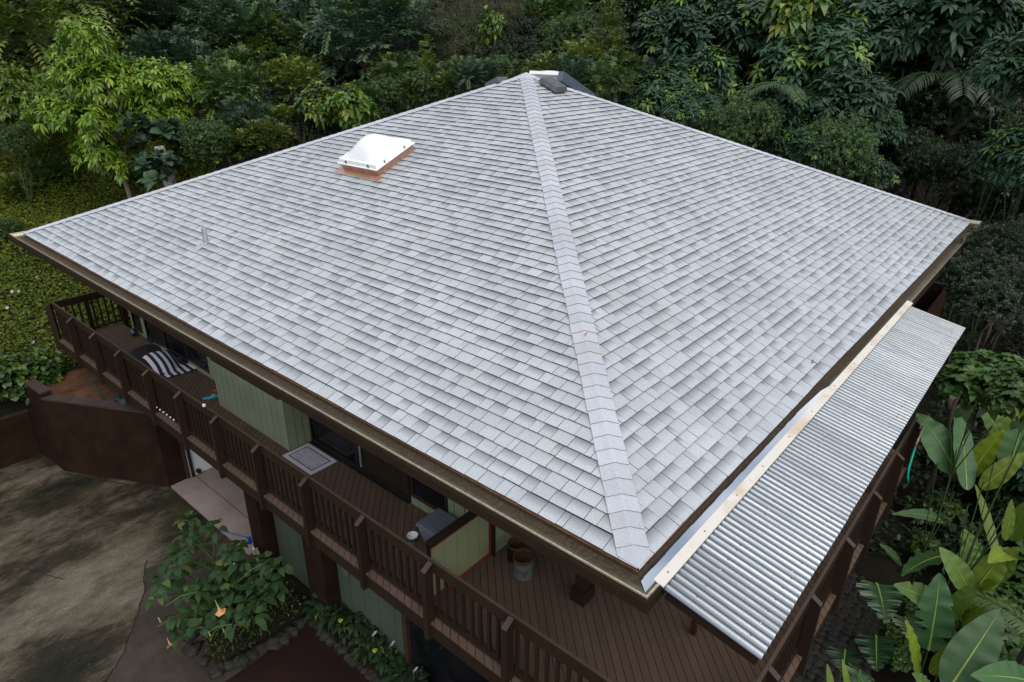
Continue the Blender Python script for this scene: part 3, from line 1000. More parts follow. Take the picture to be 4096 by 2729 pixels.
# pale flashing strip that covers the joint with the gutter
fs = MB().add([(-0.03, -0.158, 0.012), (7.99, -0.158, 0.012), (7.99, -0.245, -0.010), (-0.03, -0.245, -0.010), (-0.03, -0.158, 0.006), (7.99, -0.158, 0.006), (7.99, -0.245, -0.020), (-0.03, -0.245, -0.020)],
             [(0, 3, 2, 1), (0, 1, 5, 4), (3, 7, 6, 2), (0, 4, 7, 3), (1, 2, 6, 5), (4, 5, 6, 7)])
fs.build("flashing_strip", "cream_flashing", awning)
for x in (0.12, 0.75, 1.4, 2.0, 2.7, 3.4, 4.2, 5.0, 5.8, 6.6, 7.4):
    MB().lathe([(0.008, 0.0), (0.007, 0.004), (0.0, 0.005)], (x, -0.20, 0.002), 8).build("screw", "screw_rust", awning)
for yy in (-0.46, -0.90):
    MB().bar((0.06, yy, aw_z(yy) - 0.055), (7.9, yy, aw_z(yy) - 0.055), 0.04, 0.06).build("purlin", "red_brown", awning)
for x in (0.10, 1.9, 3.9, 5.9, 7.8):
    MB().bar((x, -0.225, AZ0 - 0.135), (x, -0.98, AZ1 - 0.132), 0.045, 0.09).build("rafter", "brown_paint", awning)
for x in (2.058, 5.2):
    MB().bar((x, 0.229, ZD + 0.001), (x, 0.229, ZS - 0.001), 0.06, 0.06, (1, 0, 0)).build("strut", "red_brown", awning)

# ------------------------------------------------------------------ the deck and its railing
deck = thing("deck", "raised brown wooden deck with railing wrapping the house under the eaves", "deck", (1.0, 4.0, ZG))
DX, DYR, DXE, DYE = 0.145, -0.86, 7.9, 14.95
def deck_boards():
    S2 = math.sqrt(0.5)
    pitch, gap = 0.0954, 0.007
    q0 = -1.6415
    zones = [(DX, WX, WY, DYE), (DX, DXE, DYR, WY), (DXE, 15.2, 0.10, WY)]
    k = -160
    while k < 130:
        qa, qb = q0 + k * pitch + gap / 2, q0 + (k + 1) * pitch - gap / 2
        k += 1
        m = MB()
        for x0, x1, y0, y1 in zones:
            poly = [(x0, y0), (x1, y0), (x1, y1), (x0, y1)]
            poly = clip(poly, S2, -S2, -qa)
            if len(poly) > 2:
                poly = clip(poly, -S2, S2, qb)
            if len(poly) > 2:
                m.prism(poly, ZD - 0.028, ZD)
        if m.v:
            m.build("deck_board", "deck_brown", deck)
deck_boards()
# frame below
MB().box(DX + 0.012, DX + 0.05, DYR + 0.02, DYE - 0.02, ZD - 0.245, ZD - 0.030).build("rim_joist", "brown_paint", deck)
MB().box(DX + 0.055, DXE - 0.02, DYR + 0.012, DYR + 0.05, ZD - 0.245, ZD - 0.030).build("rim_joist", "brown_paint", deck)
MB().box(DX + 0.055, WX, DYE - 0.055, DYE - 0.015, ZD - 0.245, ZD - 0.030).build("rim_joist", "brown_paint", deck)
MB().box(DXE - 0.06, DXE - 0.02, DYR + 0.055, 0.10, ZD - 0.245, ZD - 0.030).build("rim_joist", "brown_paint", deck)
MB().box(DXE, 15.2, 0.12, 0.16, ZD - 0.245, ZD - 0.030).build("rim_joist", "brown_paint", deck)
y = DYR + 0.4
while y < DYE:
    MB().box(DX + 0.056, 0.9 if y > WY else 3.0, y - 0.02, y + 0.02, ZD - 0.24, ZD - 0.031).build("joist", "brown_paint", deck)
    y += 0.6
ZR = -1.70
def post(px, py, out):
    """4x bevel-topped post standing outside the rail; out = outward direction"""
    m = MB()
    o = Vector((out[0], out[1], 0))
    s = Vector((-out[1], out[0], 0))
    c = Vector((px, py, 0))
    d0, d1, w = -0.045, 0.078, 0.036
    zb = ZD - 0.255
    def P(d, k, z):
        v = c + o * d + s * k
        return (v.x, v.y, z)
    m.add([P(d0, -w, zb), P(d1, -w, zb), P(d1, w, zb), P(d0, w, zb), P(d0, -w, -1.712), P(d1, -w, -1.79), P(d1, w, -1.79), P(d0, w, -1.712)],
          [(0, 3, 2, 1), (0, 1, 5, 4), (1, 2, 6, 5), (2, 3, 7, 6), (3, 0, 4, 7)], 0)
    m.add([P(d0, -w, -1.712), P(d1, -w, -1.79), P(d1, w, -1.79), P(d0, w, -1.712)], [(0, 1, 2, 3)], 1)
    m.build("post", ["brown_paint", "brown_cap"], deck)
PX = 0.172
for i in range(12):
    post(PX, 0.24 + 1.2275 * i if i else 0.24, (-1, 0))
post(PX, DYE - 0.06 + 0.12, (-0.7071, 0.7071))
PYR = -0.83
for i in range(7):
    post(0.17 + 1.217 * i, PYR, (0, -1))
post(0.9, DYE + 0.10 - 0.045, (0, 1))
post(1.62, DYE + 0.10 - 0.045, (0, 1))
def rail_run(p, q, inside):
    """top board on edge, bottom rail and square balusters between two corners; inside = inward direction"""
    p, q, n = Vector((*p, 0)), Vector((*q, 0)), Vector((*inside, 0))
    d = (q - p)
    L = d.length
    d.normalize()
    a, b_ = p + n * 0.015, q + n * 0.015
    zt = Vector((0, 0, ZR - 0.082))
    m = MB().bar(a + zt, b_ + zt, 0.030, 0.164)
    m.build("top_rail", "brown_fascia", deck)
    zc = Vector((0, 0, ZR + 0.003))
    MB().bar(a + zc, b_ + zc, 0.034, 0.004).build("rail_cap", "brown_cap", deck)
    a2, b2 = p + n * 0.042, q + n * 0.042
    zb = Vector((0, 0, ZD + 0.065))
    MB().bar(a2 + zb, b2 + zb, 0.085, 0.036).build("bottom_rail", "brown_paint", deck)
    x = 0.07
    proto = None
    while x < L - 0.03:
        c = p + d * x + n * 0.033
        z0, z1 = ZD + 0.084, ZR - 0.152
        if proto is None:
            bm_ = MB().box(-0.018, 0.018, -0.018, 0.018, 0, z1 - z0)
            proto = bm_.build("baluster", "brown_paint", deck)
            proto.location = (c.x, c.y, z0)
        else:
            o = proto.copy()
            col.objects.link(o)
            o.location = (c.x, c.y, z0)
        x += 0.134
rail_run((0.222, -0.80), (0.222, DYE + 0.10 - 0.045), (1, 0))
rail_run((0.255, -0.80), (DXE - 0.36, -0.80), (0, 1))
rail_run((0.255, DYE + 0.055), (2.4, DYE + 0.055), (0, -1))
# far end of the deck, past the awning: boarded-in rail
MB().box(9.2, 15.18, 0.10, 0.13, ZD - 0.24, ZR).build("rail_panel", "red_brown", deck)
MB().box(15.15, 15.18, 0.131, 1.9, ZD - 0.24, ZR).build("rail_panel", "brown_paint", deck)
MB().box(15.13, 15.20, 0.131, 1.9, ZR, ZR + 0.02).build("rail_cap", "brown_cap", deck)

# ------------------------------------------------------------------ things on the deck
z0 = ZD + 0.001
def rect(x0, x1, y0, y1, z, h, m, mat=0):
    return m.box(x0, x1, y0, y1, z, z + h, mat)
dm_ = rect(0.92, 1.42, 6.25, 7.065, z0, 0.010, MB()).build("door_mat", "mat_lilac")
tag(dm_, "pale lilac door mat with a brown border by the green bay", "door mat")
fr = MB()
fr.box(0.985, 1.355, 6.325, 6.345, z0 + 0.0102, z0 + 0.013).box(0.985, 1.355, 6.970, 6.990, z0 + 0.0102, z0 + 0.013)
fr.box(0.985, 1.005, 6.3455, 6.9695, z0 + 0.0102, z0 + 0.013).box(1.335, 1.355, 6.3455, 6.9695, z0 + 0.0102, z0 + 0.013)
fr.build("border", "mat_border", dm_)
MB().box(1.0055, 1.3345, 6.3455, 6.9695, z0 + 0.0102, z0 + 0.012).build("field", "mat_speckle", dm_)

bx = thing("storage_box", "grey translucent plastic storage box with ribbed lid behind the partition", "storage box", (1.22, 3.62, z0))
m = MB()
def frustum(m, x0, x1, y0, y1, za, zb, k, mat=0):
    vs = [(x0 + k, y0 + k, za), (x1 - k, y0 + k, za), (x1 - k, y1 - k, za), (x0 + k, y1 - k, za), (x0, y0, zb), (x1, y0, zb), (x1, y1, zb), (x0, y1, zb)]
    return m.add(vs, [(3, 2, 1, 0), (4, 5, 6, 7), (0, 1, 5, 4), (1, 2, 6, 5), (2, 3, 7, 6), (3, 0, 4, 7)], mat)
frustum(m, 1.015, 1.42, 3.46, 3.835, z0, -2.315, 0.045).build("tub", "bin_plastic", bx)
m = frustum(MB(), 0.99, 1.44, 3.435, 3.855, -2.255, -2.313, 0.02)
m.build("lid", "bin_lid_plastic", bx)
for i in range(5):
    x = 1.05 + i * 0.08
    MB().box(x, x + 0.03, 3.49, 3.80, -2.2549, -2.248).build("rib", "bin_lid_plastic", bx)

tb = thing("tub", "small white plastic tub with green printed side beside the storage box", "tub", (0.95, 3.885, z0))
MB().lathe([(0.0, 0.006), (0.058, 0.006), (0.072, 0.112), (0.078, 0.114), (0.078, 0.104), (0.072, 0.102), (0.060, 0.0), (0.0, 0.0)], (0.955, 3.885, z0), 24).build("body", "tub_white", tb, smooth=True)
lb = MB().lathe([(0.0632, 0.02), (0.0712, 0.085)], (0.955, 3.885, z0), 24)
lb.build("label_band", "tub_print_green", tb, smooth=True)
MB().box(0.94, 0.975, 3.862, 3.90, z0 + 0.0065, z0 + 0.012).build("scrap", "tub_print_red", tb)

def can(name, label, c, r, h, inner, outer, grp=None):
    o = thing(name, label, "planter", (c[0], c[1], z0), grp)
    MB().lathe([(0.0, 0.02), (r * 0.92, 0.02), (r * 0.95, h * 0.97)], (c[0], c[1], z0), 28).build("inside", inner, o, smooth=True)
    MB().lathe([(r * 0.95, h * 0.97), (r * 1.0, h), (r * 1.05, h - 0.01), (r * 1.03, h - 0.045), (r * 0.985, h - 0.05)], (c[0], c[1], z0), 28).build("rim", "rust", o, smooth=True)
    MB().lathe([(r * 0.985, h - 0.05), (r * 0.97, h * 0.6), (r * 0.985, h * 0.58), (r * 0.96, h * 0.55), (r * 0.95, 0.03), (r * 1.0, 0.02), (r * 1.0, 0.0), (0.0, 0.0)], (c[0], c[1], z0), 28).build("body", outer, o, smooth=True)
    return o
can("planter", "open rusty metal can with grey dented side on the porch", (1.475, 2.335), 0.135, 0.32, "rust", "zinc_dirty")
can("planter", "dark brown pot behind the rusty metal can", (1.66, 2.60), 0.125, 0.26, "rust", "wall_brown")

# low pouf under a black cover with a striped towel thrown over it
seat = thing("pouf", "low round pouf under a black cover near the far sliding door", "pouf", (1.02, 12.05, z0))
def mound_z(x, y):
    r = math.hypot((x - 1.02) / 0.46, (y - 12.15) / 0.75)
    return 0.34 * max(0.0, 1 - min(r, 1.0) ** 3.2)
cv = MB()
NS, NR = 30, 9
for j in range(NR + 1):
    t = j / NR
    for i in range(NS):
        a = 2 * math.pi * i / NS
        k = t * (1 + 0.03 * math.sin(3 * a + 1) + 0.02 * math.sin(7 * a))
        x, y = 1.02 + 0.46 * k * math.cos(a), 12.15 + 0.75 * k * math.sin(a)
        z = mound_z(x, y) + 0.012 * math.sin(5 * a + t * 6) * (1 - t)
        cv.v.append((x, y, z0 + max(0.0, z if j < NR else 0)))
        cv.c.append((0, 0, 0))
for j in range(NR):
    for i in range(NS):
        cv.f.append((j * NS + i, (j + 1) * NS + i, (j + 1) * NS + (i + 1) % NS, j * NS + (i + 1) % NS))
        cv.mi.append(0)
cv.build("cover", "black_cloth", seat, smooth=True)
tw = MB()
def cloth(x0, x1, ya, yb, nu, nv, stripes):
    o = len(tw.v)
    for j in range(nv + 1):
        for i in range(nu + 1):
            u, v = i / nu, j / nv
            x, y = x0 + (x1 - x0) * u + 0.03 * math.sin(v * 3), ya + (yb - ya) * v - 0.05 * u
            z = mound_z(x, y) + 0.024 + 0.008 * math.sin(u * 11 + v * 4) + 0.006 * math.sin(v * 15)
            tw.v.append((x, y, z0 + max(0.012, z)))
            tw.c.append((0, 0, 0))
    for j in range(nv):
        for i in range(nu):
            k = nu + 1
            tw.f.append((o + j * k + i, o + (j + 1) * k + i, o + (j + 1) * k + i + 1, o + j * k + i + 1))
            tw.mi.append(1 if stripes and (i // 3) % 2 else 0)
cloth(0.78, 1.50, 11.92, 11.22, 33, 16, True)
cloth(1.18, 1.50, 12.45, 11.93, 12, 8, False)
tag(tw.build("towel", ["stripe_white", "stripe_navy"], smooth=True), "navy and white striped towel draped over the black pouf", "towel")

def shoe(name, label, c, ang, L, mat):
    m = MB()
    n = 10
    for j in range(n + 1):
        t = j / n
        w = L * 0.19 * (math.sin(math.pi * min(1, t * 0.86 + 0.1)) ** 0.6)
        hgt = 0.022 + (0.055 * smooth((t - 0.45) / 0.3) if t > 0.45 else 0)
        if t == 1:
            hgt = 0.03
        for k, (sx, sz) in enumerate(((-1, 0), (-0.92, 0.6), (0, 1), (0.92, 0.6), (1, 0))):
            x, y = t * L - L / 2, sx * w
            m.v.append((c[0] + x * math.cos(ang) - y * math.sin(ang), c[1] + x * math.sin(ang) + y * math.cos(ang), z0 + hgt * sz))
            m.c.append((0, 0, 0))
    for j in range(n):
        for k in range(4):
            m.f.append((j * 5 + k, j * 5 + k + 1, (j + 1) * 5 + k + 1, (j + 1) * 5 + k))
            m.mi.append(0)
    m.f.append((0, 1, 2, 3, 4)); m.mi.append(0)
    m.f.append(tuple(n * 5 + k for k in (4, 3, 2, 1, 0))); m.mi.append(0)
    return tag(m.build(name, mat, smooth=True), label, "slipper")
shoe("slipper", "turquoise slipper on the deck at the corner of the bay", (1.10, 9.84), R(-30), 0.27, "turquoise")
shoe("slipper", "red slipper half hidden behind the bay corner", (1.36, 10.02), R(-25), 0.22, "bright_red")
gl = MB().lathe([(0.0, 0.0), (0.05, 0.005), (0.085, 0.05), (0.088, 0.09), (0.06, 0.15), (0.03, 0.17), (0.0, 0.175)], (1.38, 13.93, z0), 20)
tag(gl.build("glass_jar", "clear_glass_dark", smooth=True), "dark shiny glass jar on the deck below the leftmost window", "jar")

# fairy lights wound along one bay of the railing, and a small solar lamp on the rail
fl_ = thing("fairy_lights", "string of small clear fairy lights along the bottom rail of the railing", "string lights", (0.2, 10.0, ZD))
cord = [(0.205, 10.35, ZR - 0.16), (0.205, 10.31, ZD + 0.45), (0.207, 10.18, ZD + 0.12)] + [(0.207, 10.1 - 0.115 * i, ZD + 0.10 + 0.02 * math.sin(i * 2.0)) for i in range(8)]
MB().tube(cord, 0.0035, 5).build("cord", "frame_dark", fl_)
for i in range(6):
    MB().lathe([(0.0, -0.018), (0.014, -0.01), (0.016, 0.0), (0.010, 0.014), (0.0, 0.018)], (0.200, 10.03 - 0.135 * i, ZD + 0.105), 10).build("bulb", "bulb_glass", fl_, smooth=True)
sl = thing("solar_lamp", "small clear solar lamp fixed on top of the railing board", "lamp", (0.232, 7.98, ZR))
MB().lathe([(0.0, 0.005), (0.034, 0.005), (0.034, 0.02), (0.0, 0.022)], (0.215, 7.98, ZR), 14).build("base", "frame_dark", sl, smooth=True)
MB().lathe([(0.028, 0.022), (0.03, 0.05), (0.018, 0.066), (0.0, 0.07)], (0.215, 7.98, ZR), 14).build("lens", "bulb_glass", sl, smooth=True)
# turquoise hose end and its tap fitting outside the right railing
hs = thing("garden_hose", "short turquoise garden hose hanging from a brass fitting by the right railing", "hose", (7.0, -0.9, ZD))
MB().tube([(6.98, -0.925, -1.92), (6.86, -0.935, -2.05), (6.76, -0.945, -2.18), (6.74, -0.965, -2.32), (6.80, -0.99, -2.46)], 0.017, 10).build("hose", "teal_hose", hs, smooth=True)
MB().tube([(7.24, -0.925, -1.70), (7.10, -0.925, -1.80), (6.985, -0.925, -1.915)], [0.02, 0.018, 0.021], 10).build("fitting", "brass", hs, smooth=True)
MB().box(7.22, 7.27, -0.93, -0.885, -1.72, -1.64).build("tap", "lead_grey", hs)

# tools leaning in the garage opening
tl = thing("broom", "blue handled broom leaning against the garage pillar", "broom", (0.55, 8.2, ZG))
MB().tube([(0.52, 8.02, ZG + 0.62), (0.42, 8.95, ZG + 0.34)], 0.011, 8).build("handle", "blue_plastic", tl)
MB().box(0.50, 0.56, 7.97, 8.03, ZG + 0.50, ZG + 0.64).build("head", "blue_plastic", tl)
bt = thing("spray_bottle", "orange spray bottle on the stand against the garage pillar", "bottle", (0.5, 7.9, ZG))
MB().lathe([(0.0, 0.0), (0.045, 0.0), (0.045, 0.15), (0.018, 0.19), (0.018, 0.22), (0.0, 0.22)], (0.5, 7.80, ZG + 0.25), 14).build("body", "orange_plastic", bt, smooth=True)
MB().box(0.485, 0.515, 7.76, 7.86, ZG + 0.47, ZG + 0.51).build("trigger", "stripe_white", bt)
MB().box(0.40, 0.585, 7.60, 8.02, ZG + 0.008, ZG + 0.25).build("stand", "garage_dark", bt)
rg = MB()
for j in range(7):
    for i in range(5):
        rg.v.append((0.47 + 0.03 * math.sin(i * 2 + j), 7.62 + 0.035 * i, ZG + 0.62 - 0.06 * j + 0.01 * math.sin(i * 3)))
        rg.c.append((0, 0, 0))
for j in range(6):
    for i in range(4):
        rg.f.append((j * 5 + i, j * 5 + i + 1, (j + 1) * 5 + i + 1, (j + 1) * 5 + i)); rg.mi.append(0)
tag(rg.build("rag", "panel_green", smooth=True), "pale rag hanging beside the orange spray bottle", "rag")

# ------------------------------------------------------------------ brown retaining wall and the soil bed behind it
def wall_thing(pts, z_b, z_t, th, label):
    """masonry wall along a line with a slightly wider capping"""
    o = thing("retaining_wall", label, "wall", (pts[0][0], pts[0][1], z_b))
    m, c_ = MB(), MB()
    for (x0, y0), (x1, y1) in zip(pts, pts[1:]):
        d = Vector((x1 - x0, y1 - y0, 0)).normalized()
        n = Vector((d.y, -d.x, 0))
        def quad(k0, k1, e):
            a, b_ = Vector((x0, y0, 0)) - d * e, Vector((x1, y1, 0)) + d * e
            return [tuple((a + n * k0)[:2]), tuple((b_ + n * k0)[:2]), tuple((b_ + n * k1)[:2]), tuple((a + n * k1)[:2])]
        m.prism(quad(0, th, 0.0), z_b, z_t - 0.045)
        c_.prism(quad(-0.012, th + 0.012, 0.01), z_t - 0.045, z_t)
    m.build("wall_face", "wall_brown", o)
    c_.build("capping", "wall_cap_brown", o)
    return o
wall_thing([(0.585, 11.50), (-0.70, 13.87)], ZG - 0.2, -3.33, 0.20, "dark brown retaining wall beside the garage opening")
wall_thing([(-0.705, 13.875), (-0.80, 15.02)], ZG - 0.2, -3.20, 0.20, "short end of the brown retaining wall against the slope")
wall_thing([(-0.80, 15.05), (-9.0, 15.12)], ZG - 0.2, -4.02, 0.2, "low dark brown wall at the back of the driveway under trailing leaves")
tag(MB().prism([(-0.52, 13.9), (0.80, 11.7), (0.94, 11.97), (0.94, 15.2), (-0.6, 15.2)], -3.9, -3.46).build("soil_bed", "red_soil"), kind="structure")
MB().box(0.0, 0.9, 12.62, 12.82, -3.7, -3.34).build("cross_wall", "wall_cap_brown", None)
tag(bpy.data.objects["cross_wall"], "short brown cross wall behind the retaining wall", "wall")
sk = MB().tube([(0.20, 12.95, -3.5), (0.08, 13.15, -2.9)], 0.018, 8)
tag(sk.build("garden_stake", "post_green"), "dark green garden stake standing in the bare soil", "stake")
bk = thing("wire_basket", "blue grey wire basket behind the brown retaining wall", "basket", (0.42, 12.32, -3.34))
wb = MB()
for j in range(7):
    r = 0.10 + 0.012 * j
    wb.tube([(0.42 + r * math.cos(a), 12.35 + r * math.sin(a), -3.44 + 0.045 * j) for a in np.linspace(0, 2 * math.pi, 17)], 0.005, 5, cap=False)
for i in range(14):
    a = 2 * math.pi * i / 14
    wb.tube([(0.42 + 0.10 * math.cos(a), 12.35 + 0.10 * math.sin(a), -3.44), (0.42 + 0.175 * math.cos(a), 12.35 + 0.175 * math.sin(a), -3.17)], 0.004, 5)
wb.build("wires", "wire_grey", bk)
MB().lathe([(0.0, 0.0), (0.09, 0.0), (0.15, 0.22), (0.14, 0.22), (0.085, 0.01), (0.0, 0.01)], (0.42, 12.35, -3.43), 18).build("liner", "pot_blue", bk, smooth=True)

# ------------------------------------------------------------------ planting: leaf clouds
def unit(a):
    return a / np.maximum(np.linalg.norm(a, axis=-1, keepdims=True), 1e-9)

def leaf_arrays(P, D, N, L, W, droop, c, fine=True):
    """P base points, D directions, N upper side; bent leaves of 6 (fine) or 4 corners"""
    n = len(P)
    D = unit(D)
    S = unit(np.cross(D, N))
    N = unit(np.cross(S, D))
    L, W, droop = L[:, None], W[:, None], np.asarray(droop).reshape(-1, 1) if np.ndim(droop) else droop
    dn = np.array([[0, 0, -1.0]])
    if fine:
        m1 = P + D * L * 0.32
        m2 = P + D * L * 0.72 + dn * L * droop * 0.30
        tip = P + D * L + dn * L * droop
        V = np.stack([P, m1 - S * W * 0.5 + N * W * 0.12, m1 + S * W * 0.5 + N * W * 0.12, m2 - S * W * 0.42 + N * W * 0.10, m2 + S * W * 0.42 + N * W * 0.10, tip], 1)
        F = np.array([[0, 2, 1, -1], [1, 2, 4, 3], [3, 4, 5, -1]])
        k = 6
    else:
        m = P + D * L * 0.45
        tip = P + D * L + dn * L * droop
        V = np.stack([P, m - S * W * 0.5, m + S * W * 0.5, tip], 1)
        F = np.array([[0, 2, 1, -1], [1, 2, 3, -1]])
        k = 4
    C = np.repeat(c[:, None, :], k, 1)
    return V.reshape(-1, 3), F, k, n, C.reshape(-1, 3)

def cloud_mesh(name, packs, mat):
    """several leaf packs into one mesh datablock"""
    vs, cs, loops, starts, off = [], [], [], [], 0
    total = 0
    for V, F, k, n, C in packs:
        base = off + np.arange(n)[:, None] * k
        for f in F:
            idx = [i for i in f if i >= 0]
            loops.append((base + np.array(idx)[None, :]))
        vs.append(V)
        cs.append(C)
        off += n * k
    V = np.concatenate(vs).astype(np.float32)
    C = np.concatenate(cs)
    me = bpy.data.meshes.new(name)
    me.vertices.add(len(V))
    me.vertices.foreach_set("co", V.ravel())
    nl = sum(l.size for l in loops)
    npoly = sum(l.shape[0] for l in loops)
    me.loops.add(nl)
    me.loops.foreach_set("vertex_index", np.concatenate([l.ravel() for l in loops]).astype(np.int32))
    me.polygons.add(npoly)
    st, cur = [], 0
    for l in loops:
        st.append(cur + np.arange(l.shape[0]) * l.shape[1])
        cur += l.size
    me.polygons.foreach_set("loop_start", np.concatenate(st).astype(np.int32))
    me.update(calc_edges=True)
    me.materials.append(MATS[mat])
    a = me.attributes.new("leafcol", 'FLOAT_COLOR', 'POINT')
    a.data.foreach_set("color", np.concatenate([C, np.ones((len(C), 1))], 1).astype(np.float32).ravel())
    me.validate()
    return me

def sphere_dirs(n):
    return unit(nrg.normal(size=(n, 3)))

def blob_points(blobs, n, shell=0.35, low=-0.6):
    """points in the outer part of several ellipsoids, with the outward direction"""
    B = np.array(blobs, float)
    wgt = (B[:, 3] * B[:, 4] + B[:, 4] * B[:, 5] + B[:, 3] * B[:, 5])
    i = nrg.choice(len(B), n, p=wgt / wgt.sum())
    d = sphere_dirs(n)
    flip = (d[:, 2] < low) & (nrg.random(n) < 0.75)
    d[flip, 2] *= -1
    r = 1 - shell * nrg.random(n) ** 1.6
    r *= 1 + 0.10 * nrg.normal(size=n)
    P = B[i, :3] + d * B[i, 3:] * r[:, None]
    return P, unit(d / B[i, 3:]), i

def clustered(blobs, ncl, per, L, W, droop, spread=0.9, up=0.35, young=0.10, shell=0.35, fine=False, rad=0.02, hang=0.0, flat=False):
    """leaves in rosettes round twig ends"""
    P, O, bi = blob_points(blobs, ncl, shell)
    O = unit(O + np.array([[0, 0, up]]) + 0.25 * nrg.normal(size=O.shape))
    cl = nrg.random(ncl)
    yg = (nrg.random(ncl) < young) * nrg.uniform(0.4, 1.0, ncl)
    idx = np.repeat(np.arange(ncl), per)
    n = len(idx)
    Oc = O[idx]
    ref = unit(np.cross(Oc, np.array([[0.3, 0.2, 0.93]]) + 0.01))
    ref2 = np.cross(Oc, ref)
    az = np.tile(np.arange(per) * 2.399, ncl) + np.repeat(nrg.uniform(0, 6.28, ncl), per)
    el = nrg.uniform(0.25, 1.0, n) * spread if not flat else nrg.uniform(0.80, 1.05, n)
    Dr = Oc * np.cos(el * 1.5)[:, None] + (ref * np.cos(az)[:, None] + ref2 * np.sin(az)[:, None]) * np.sin(el * 1.5)[:, None]
    Dr[:, 2] -= hang
    Dr = unit(Dr)
    Pp = P[idx] + Dr * rad + Oc * nrg.uniform(-rad * 2, rad, n)[:, None]
    Nn = unit(Oc + np.array([[0, 0, 0.8]]))
    LL = L * nrg.uniform(0.7, 1.2, n)
    WW = W * nrg.uniform(0.75, 1.2, n)
    c = np.stack([nrg.random(n), yg[idx] * nrg.uniform(0.6, 1, n), cl[idx]], 1)
    return leaf_arrays(Pp, Dr, Nn, LL, WW, droop, c, fine)

def sprays(blobs, nsp, pairs, length, L, W, sag=0.35, up=0.5, young=0.12, shell=0.4, tip_young=0.3):
    """feathery twigs: leaflets in two ranks along an arching axis"""
    P, O, bi = blob_points(blobs, nsp, shell)
    D0 = unit(O + np.array([[0, 0, up]]) + 0.35 * nrg.normal(size=O.shape))
    ln = length * nrg.uniform(0.6, 1.25, nsp)
    cl = nrg.random(nsp)
    yg = (nrg.random(nsp) < young) * nrg.uniform(0.4, 1.0, nsp)
    t = np.linspace(0.12, 1.0, pairs)
    tt = np.tile(np.repeat(t, 2), nsp)
    sgn = np.tile(np.tile([1.0, -1.0], pairs), nsp)
    idx = np.repeat(np.arange(nsp), pairs * 2)
    pos = P[idx] + D0[idx] * (ln[idx] * tt)[:, None]
    pos[:, 2] -= sag * ln[idx] * tt ** 2
    axis = D0[idx].copy()
    axis[:, 2] -= 2 * sag * tt
    axis = unit(axis)
    side = unit(np.cross(axis, np.array([[0, 0, 1.0]]) + 0.02))
    Dr = unit(axis * 0.65 + side * sgn[:, None] + 0.18 * nrg.normal(size=axis.shape))
    Nn = unit(np.cross(side, axis) + np.array([[0, 0, 0.4]]))
    n = len(idx)
    LL = L * nrg.uniform(0.75, 1.2, n) * (1 - 0.35 * np.abs(tt - 0.45))
    WW = W * nrg.uniform(0.8, 1.2, n)
    c = np.stack([nrg.random(n), np.clip(yg[idx] + tip_young * (tt > 0.85), 0, 1), cl[idx]], 1)
    return leaf_arrays(pos, Dr, Nn, LL, WW, 0.15, c, False)

def lumpy(R, k, seed, flat=0.8):
    r = random.Random(seed)
    out = [(0, 0, 0, R * 0.62, R * 0.62, R * 0.6 * flat)]
    for i in range(k):
        a = 2 * math.pi * i / k + r.uniform(-0.4, 0.4)
        e = r.uniform(-0.45, 0.75)
        d = R * r.uniform(0.42, 0.62)
        s = R * r.uniform(0.26, 0.46)
        out.append((d * math.cos(a) * math.cos(e), d * math.sin(a) * math.cos(e), d * math.sin(e) * flat, s, s, s * r.uniform(0.7, 1.0)))
    return out

CROWN = {}
CROWN["fine_a"] = (2.5, cloud_mesh("crown_fine", [clustered(lumpy(2.5, 11, 1), 1700, 8, 0.16, 0.07, 0.2, young=0.07, hang=0.2)], "leaf_dark"))
CROWN["fine_b"] = (2.5, cloud_mesh("crown_fine", [clustered(lumpy(2.5, 13, 2, 1.0), 1700, 8, 0.15, 0.065, 0.2, young=0.10, hang=0.15)], "leaf_mid"))
CROWN["pinnate_a"] = (1.9, cloud_mesh("crown_feathery", [sprays(lumpy(1.9, 10, 3), 620, 9, 0.55, 0.17, 0.062)], "leaf_mid"))
CROWN["pinnate_b"] = (1.9, cloud_mesh("crown_feathery", [sprays(lumpy(1.9, 12, 4, 1.05), 620, 9, 0.6, 0.19, 0.07, up=0.8, young=0.06, tip_young=0.15)], "leaf_blue"))
CROWN["pinnate_o"] = (1.9, cloud_mesh("crown_feathery", [sprays(lumpy(1.9, 9, 5), 700, 11, 0.75, 0.15, 0.05, sag=0.5, young=0.2)], "leaf_olive"))
CROWN["bright"] = (1.0, cloud_mesh("crown_bright", [sprays(lumpy(1.0, 8, 6, 1.1), 330, 7, 0.36, 0.16, 0.055, up=1.1, young=0.45)], "leaf_olive"))
CROWN["spire"] = (1.0, cloud_mesh("crown_spire", [sprays([(0, 0, -0.5, 0.75, 0.75, 0.6), (0, 0, 0.2, 0.5, 0.5, 0.6), (0.05, 0, 0.9, 0.22, 0.22, 0.5)], 330, 7, 0.36, 0.15, 0.05, up=1.2, young=0.4)], "leaf_olive"))
CROWN["broad"] = (2.0, cloud_mesh("crown_broad", [clustered(lumpy(2.0, 10, 8), 560, 9, 0.24, 0.075, 0.35, young=0.2, hang=0.3, fine=True)], "leaf_bright"))
CROWN["umb_a"] = (1.8, cloud_mesh("crown_umbrella", [clustered(lumpy(1.8, 12, 9, 1.0), 420, 10, 0.31, 0.115, 0.24, spread=1.0, up=0.9, young=0.07, fine=True, rad=0.05, shell=0.3, flat=True)], "leaf_umbrella"))
CROWN["umb_b"] = (1.8, cloud_mesh("crown_umbrella", [clustered(lumpy(1.8, 10, 10, 1.1), 400, 10, 0.31, 0.118, 0.26, spread=1.0, up=0.9, young=0.16, fine=True, rad=0.05, shell=0.3, flat=True)], "leaf_umbrella"))
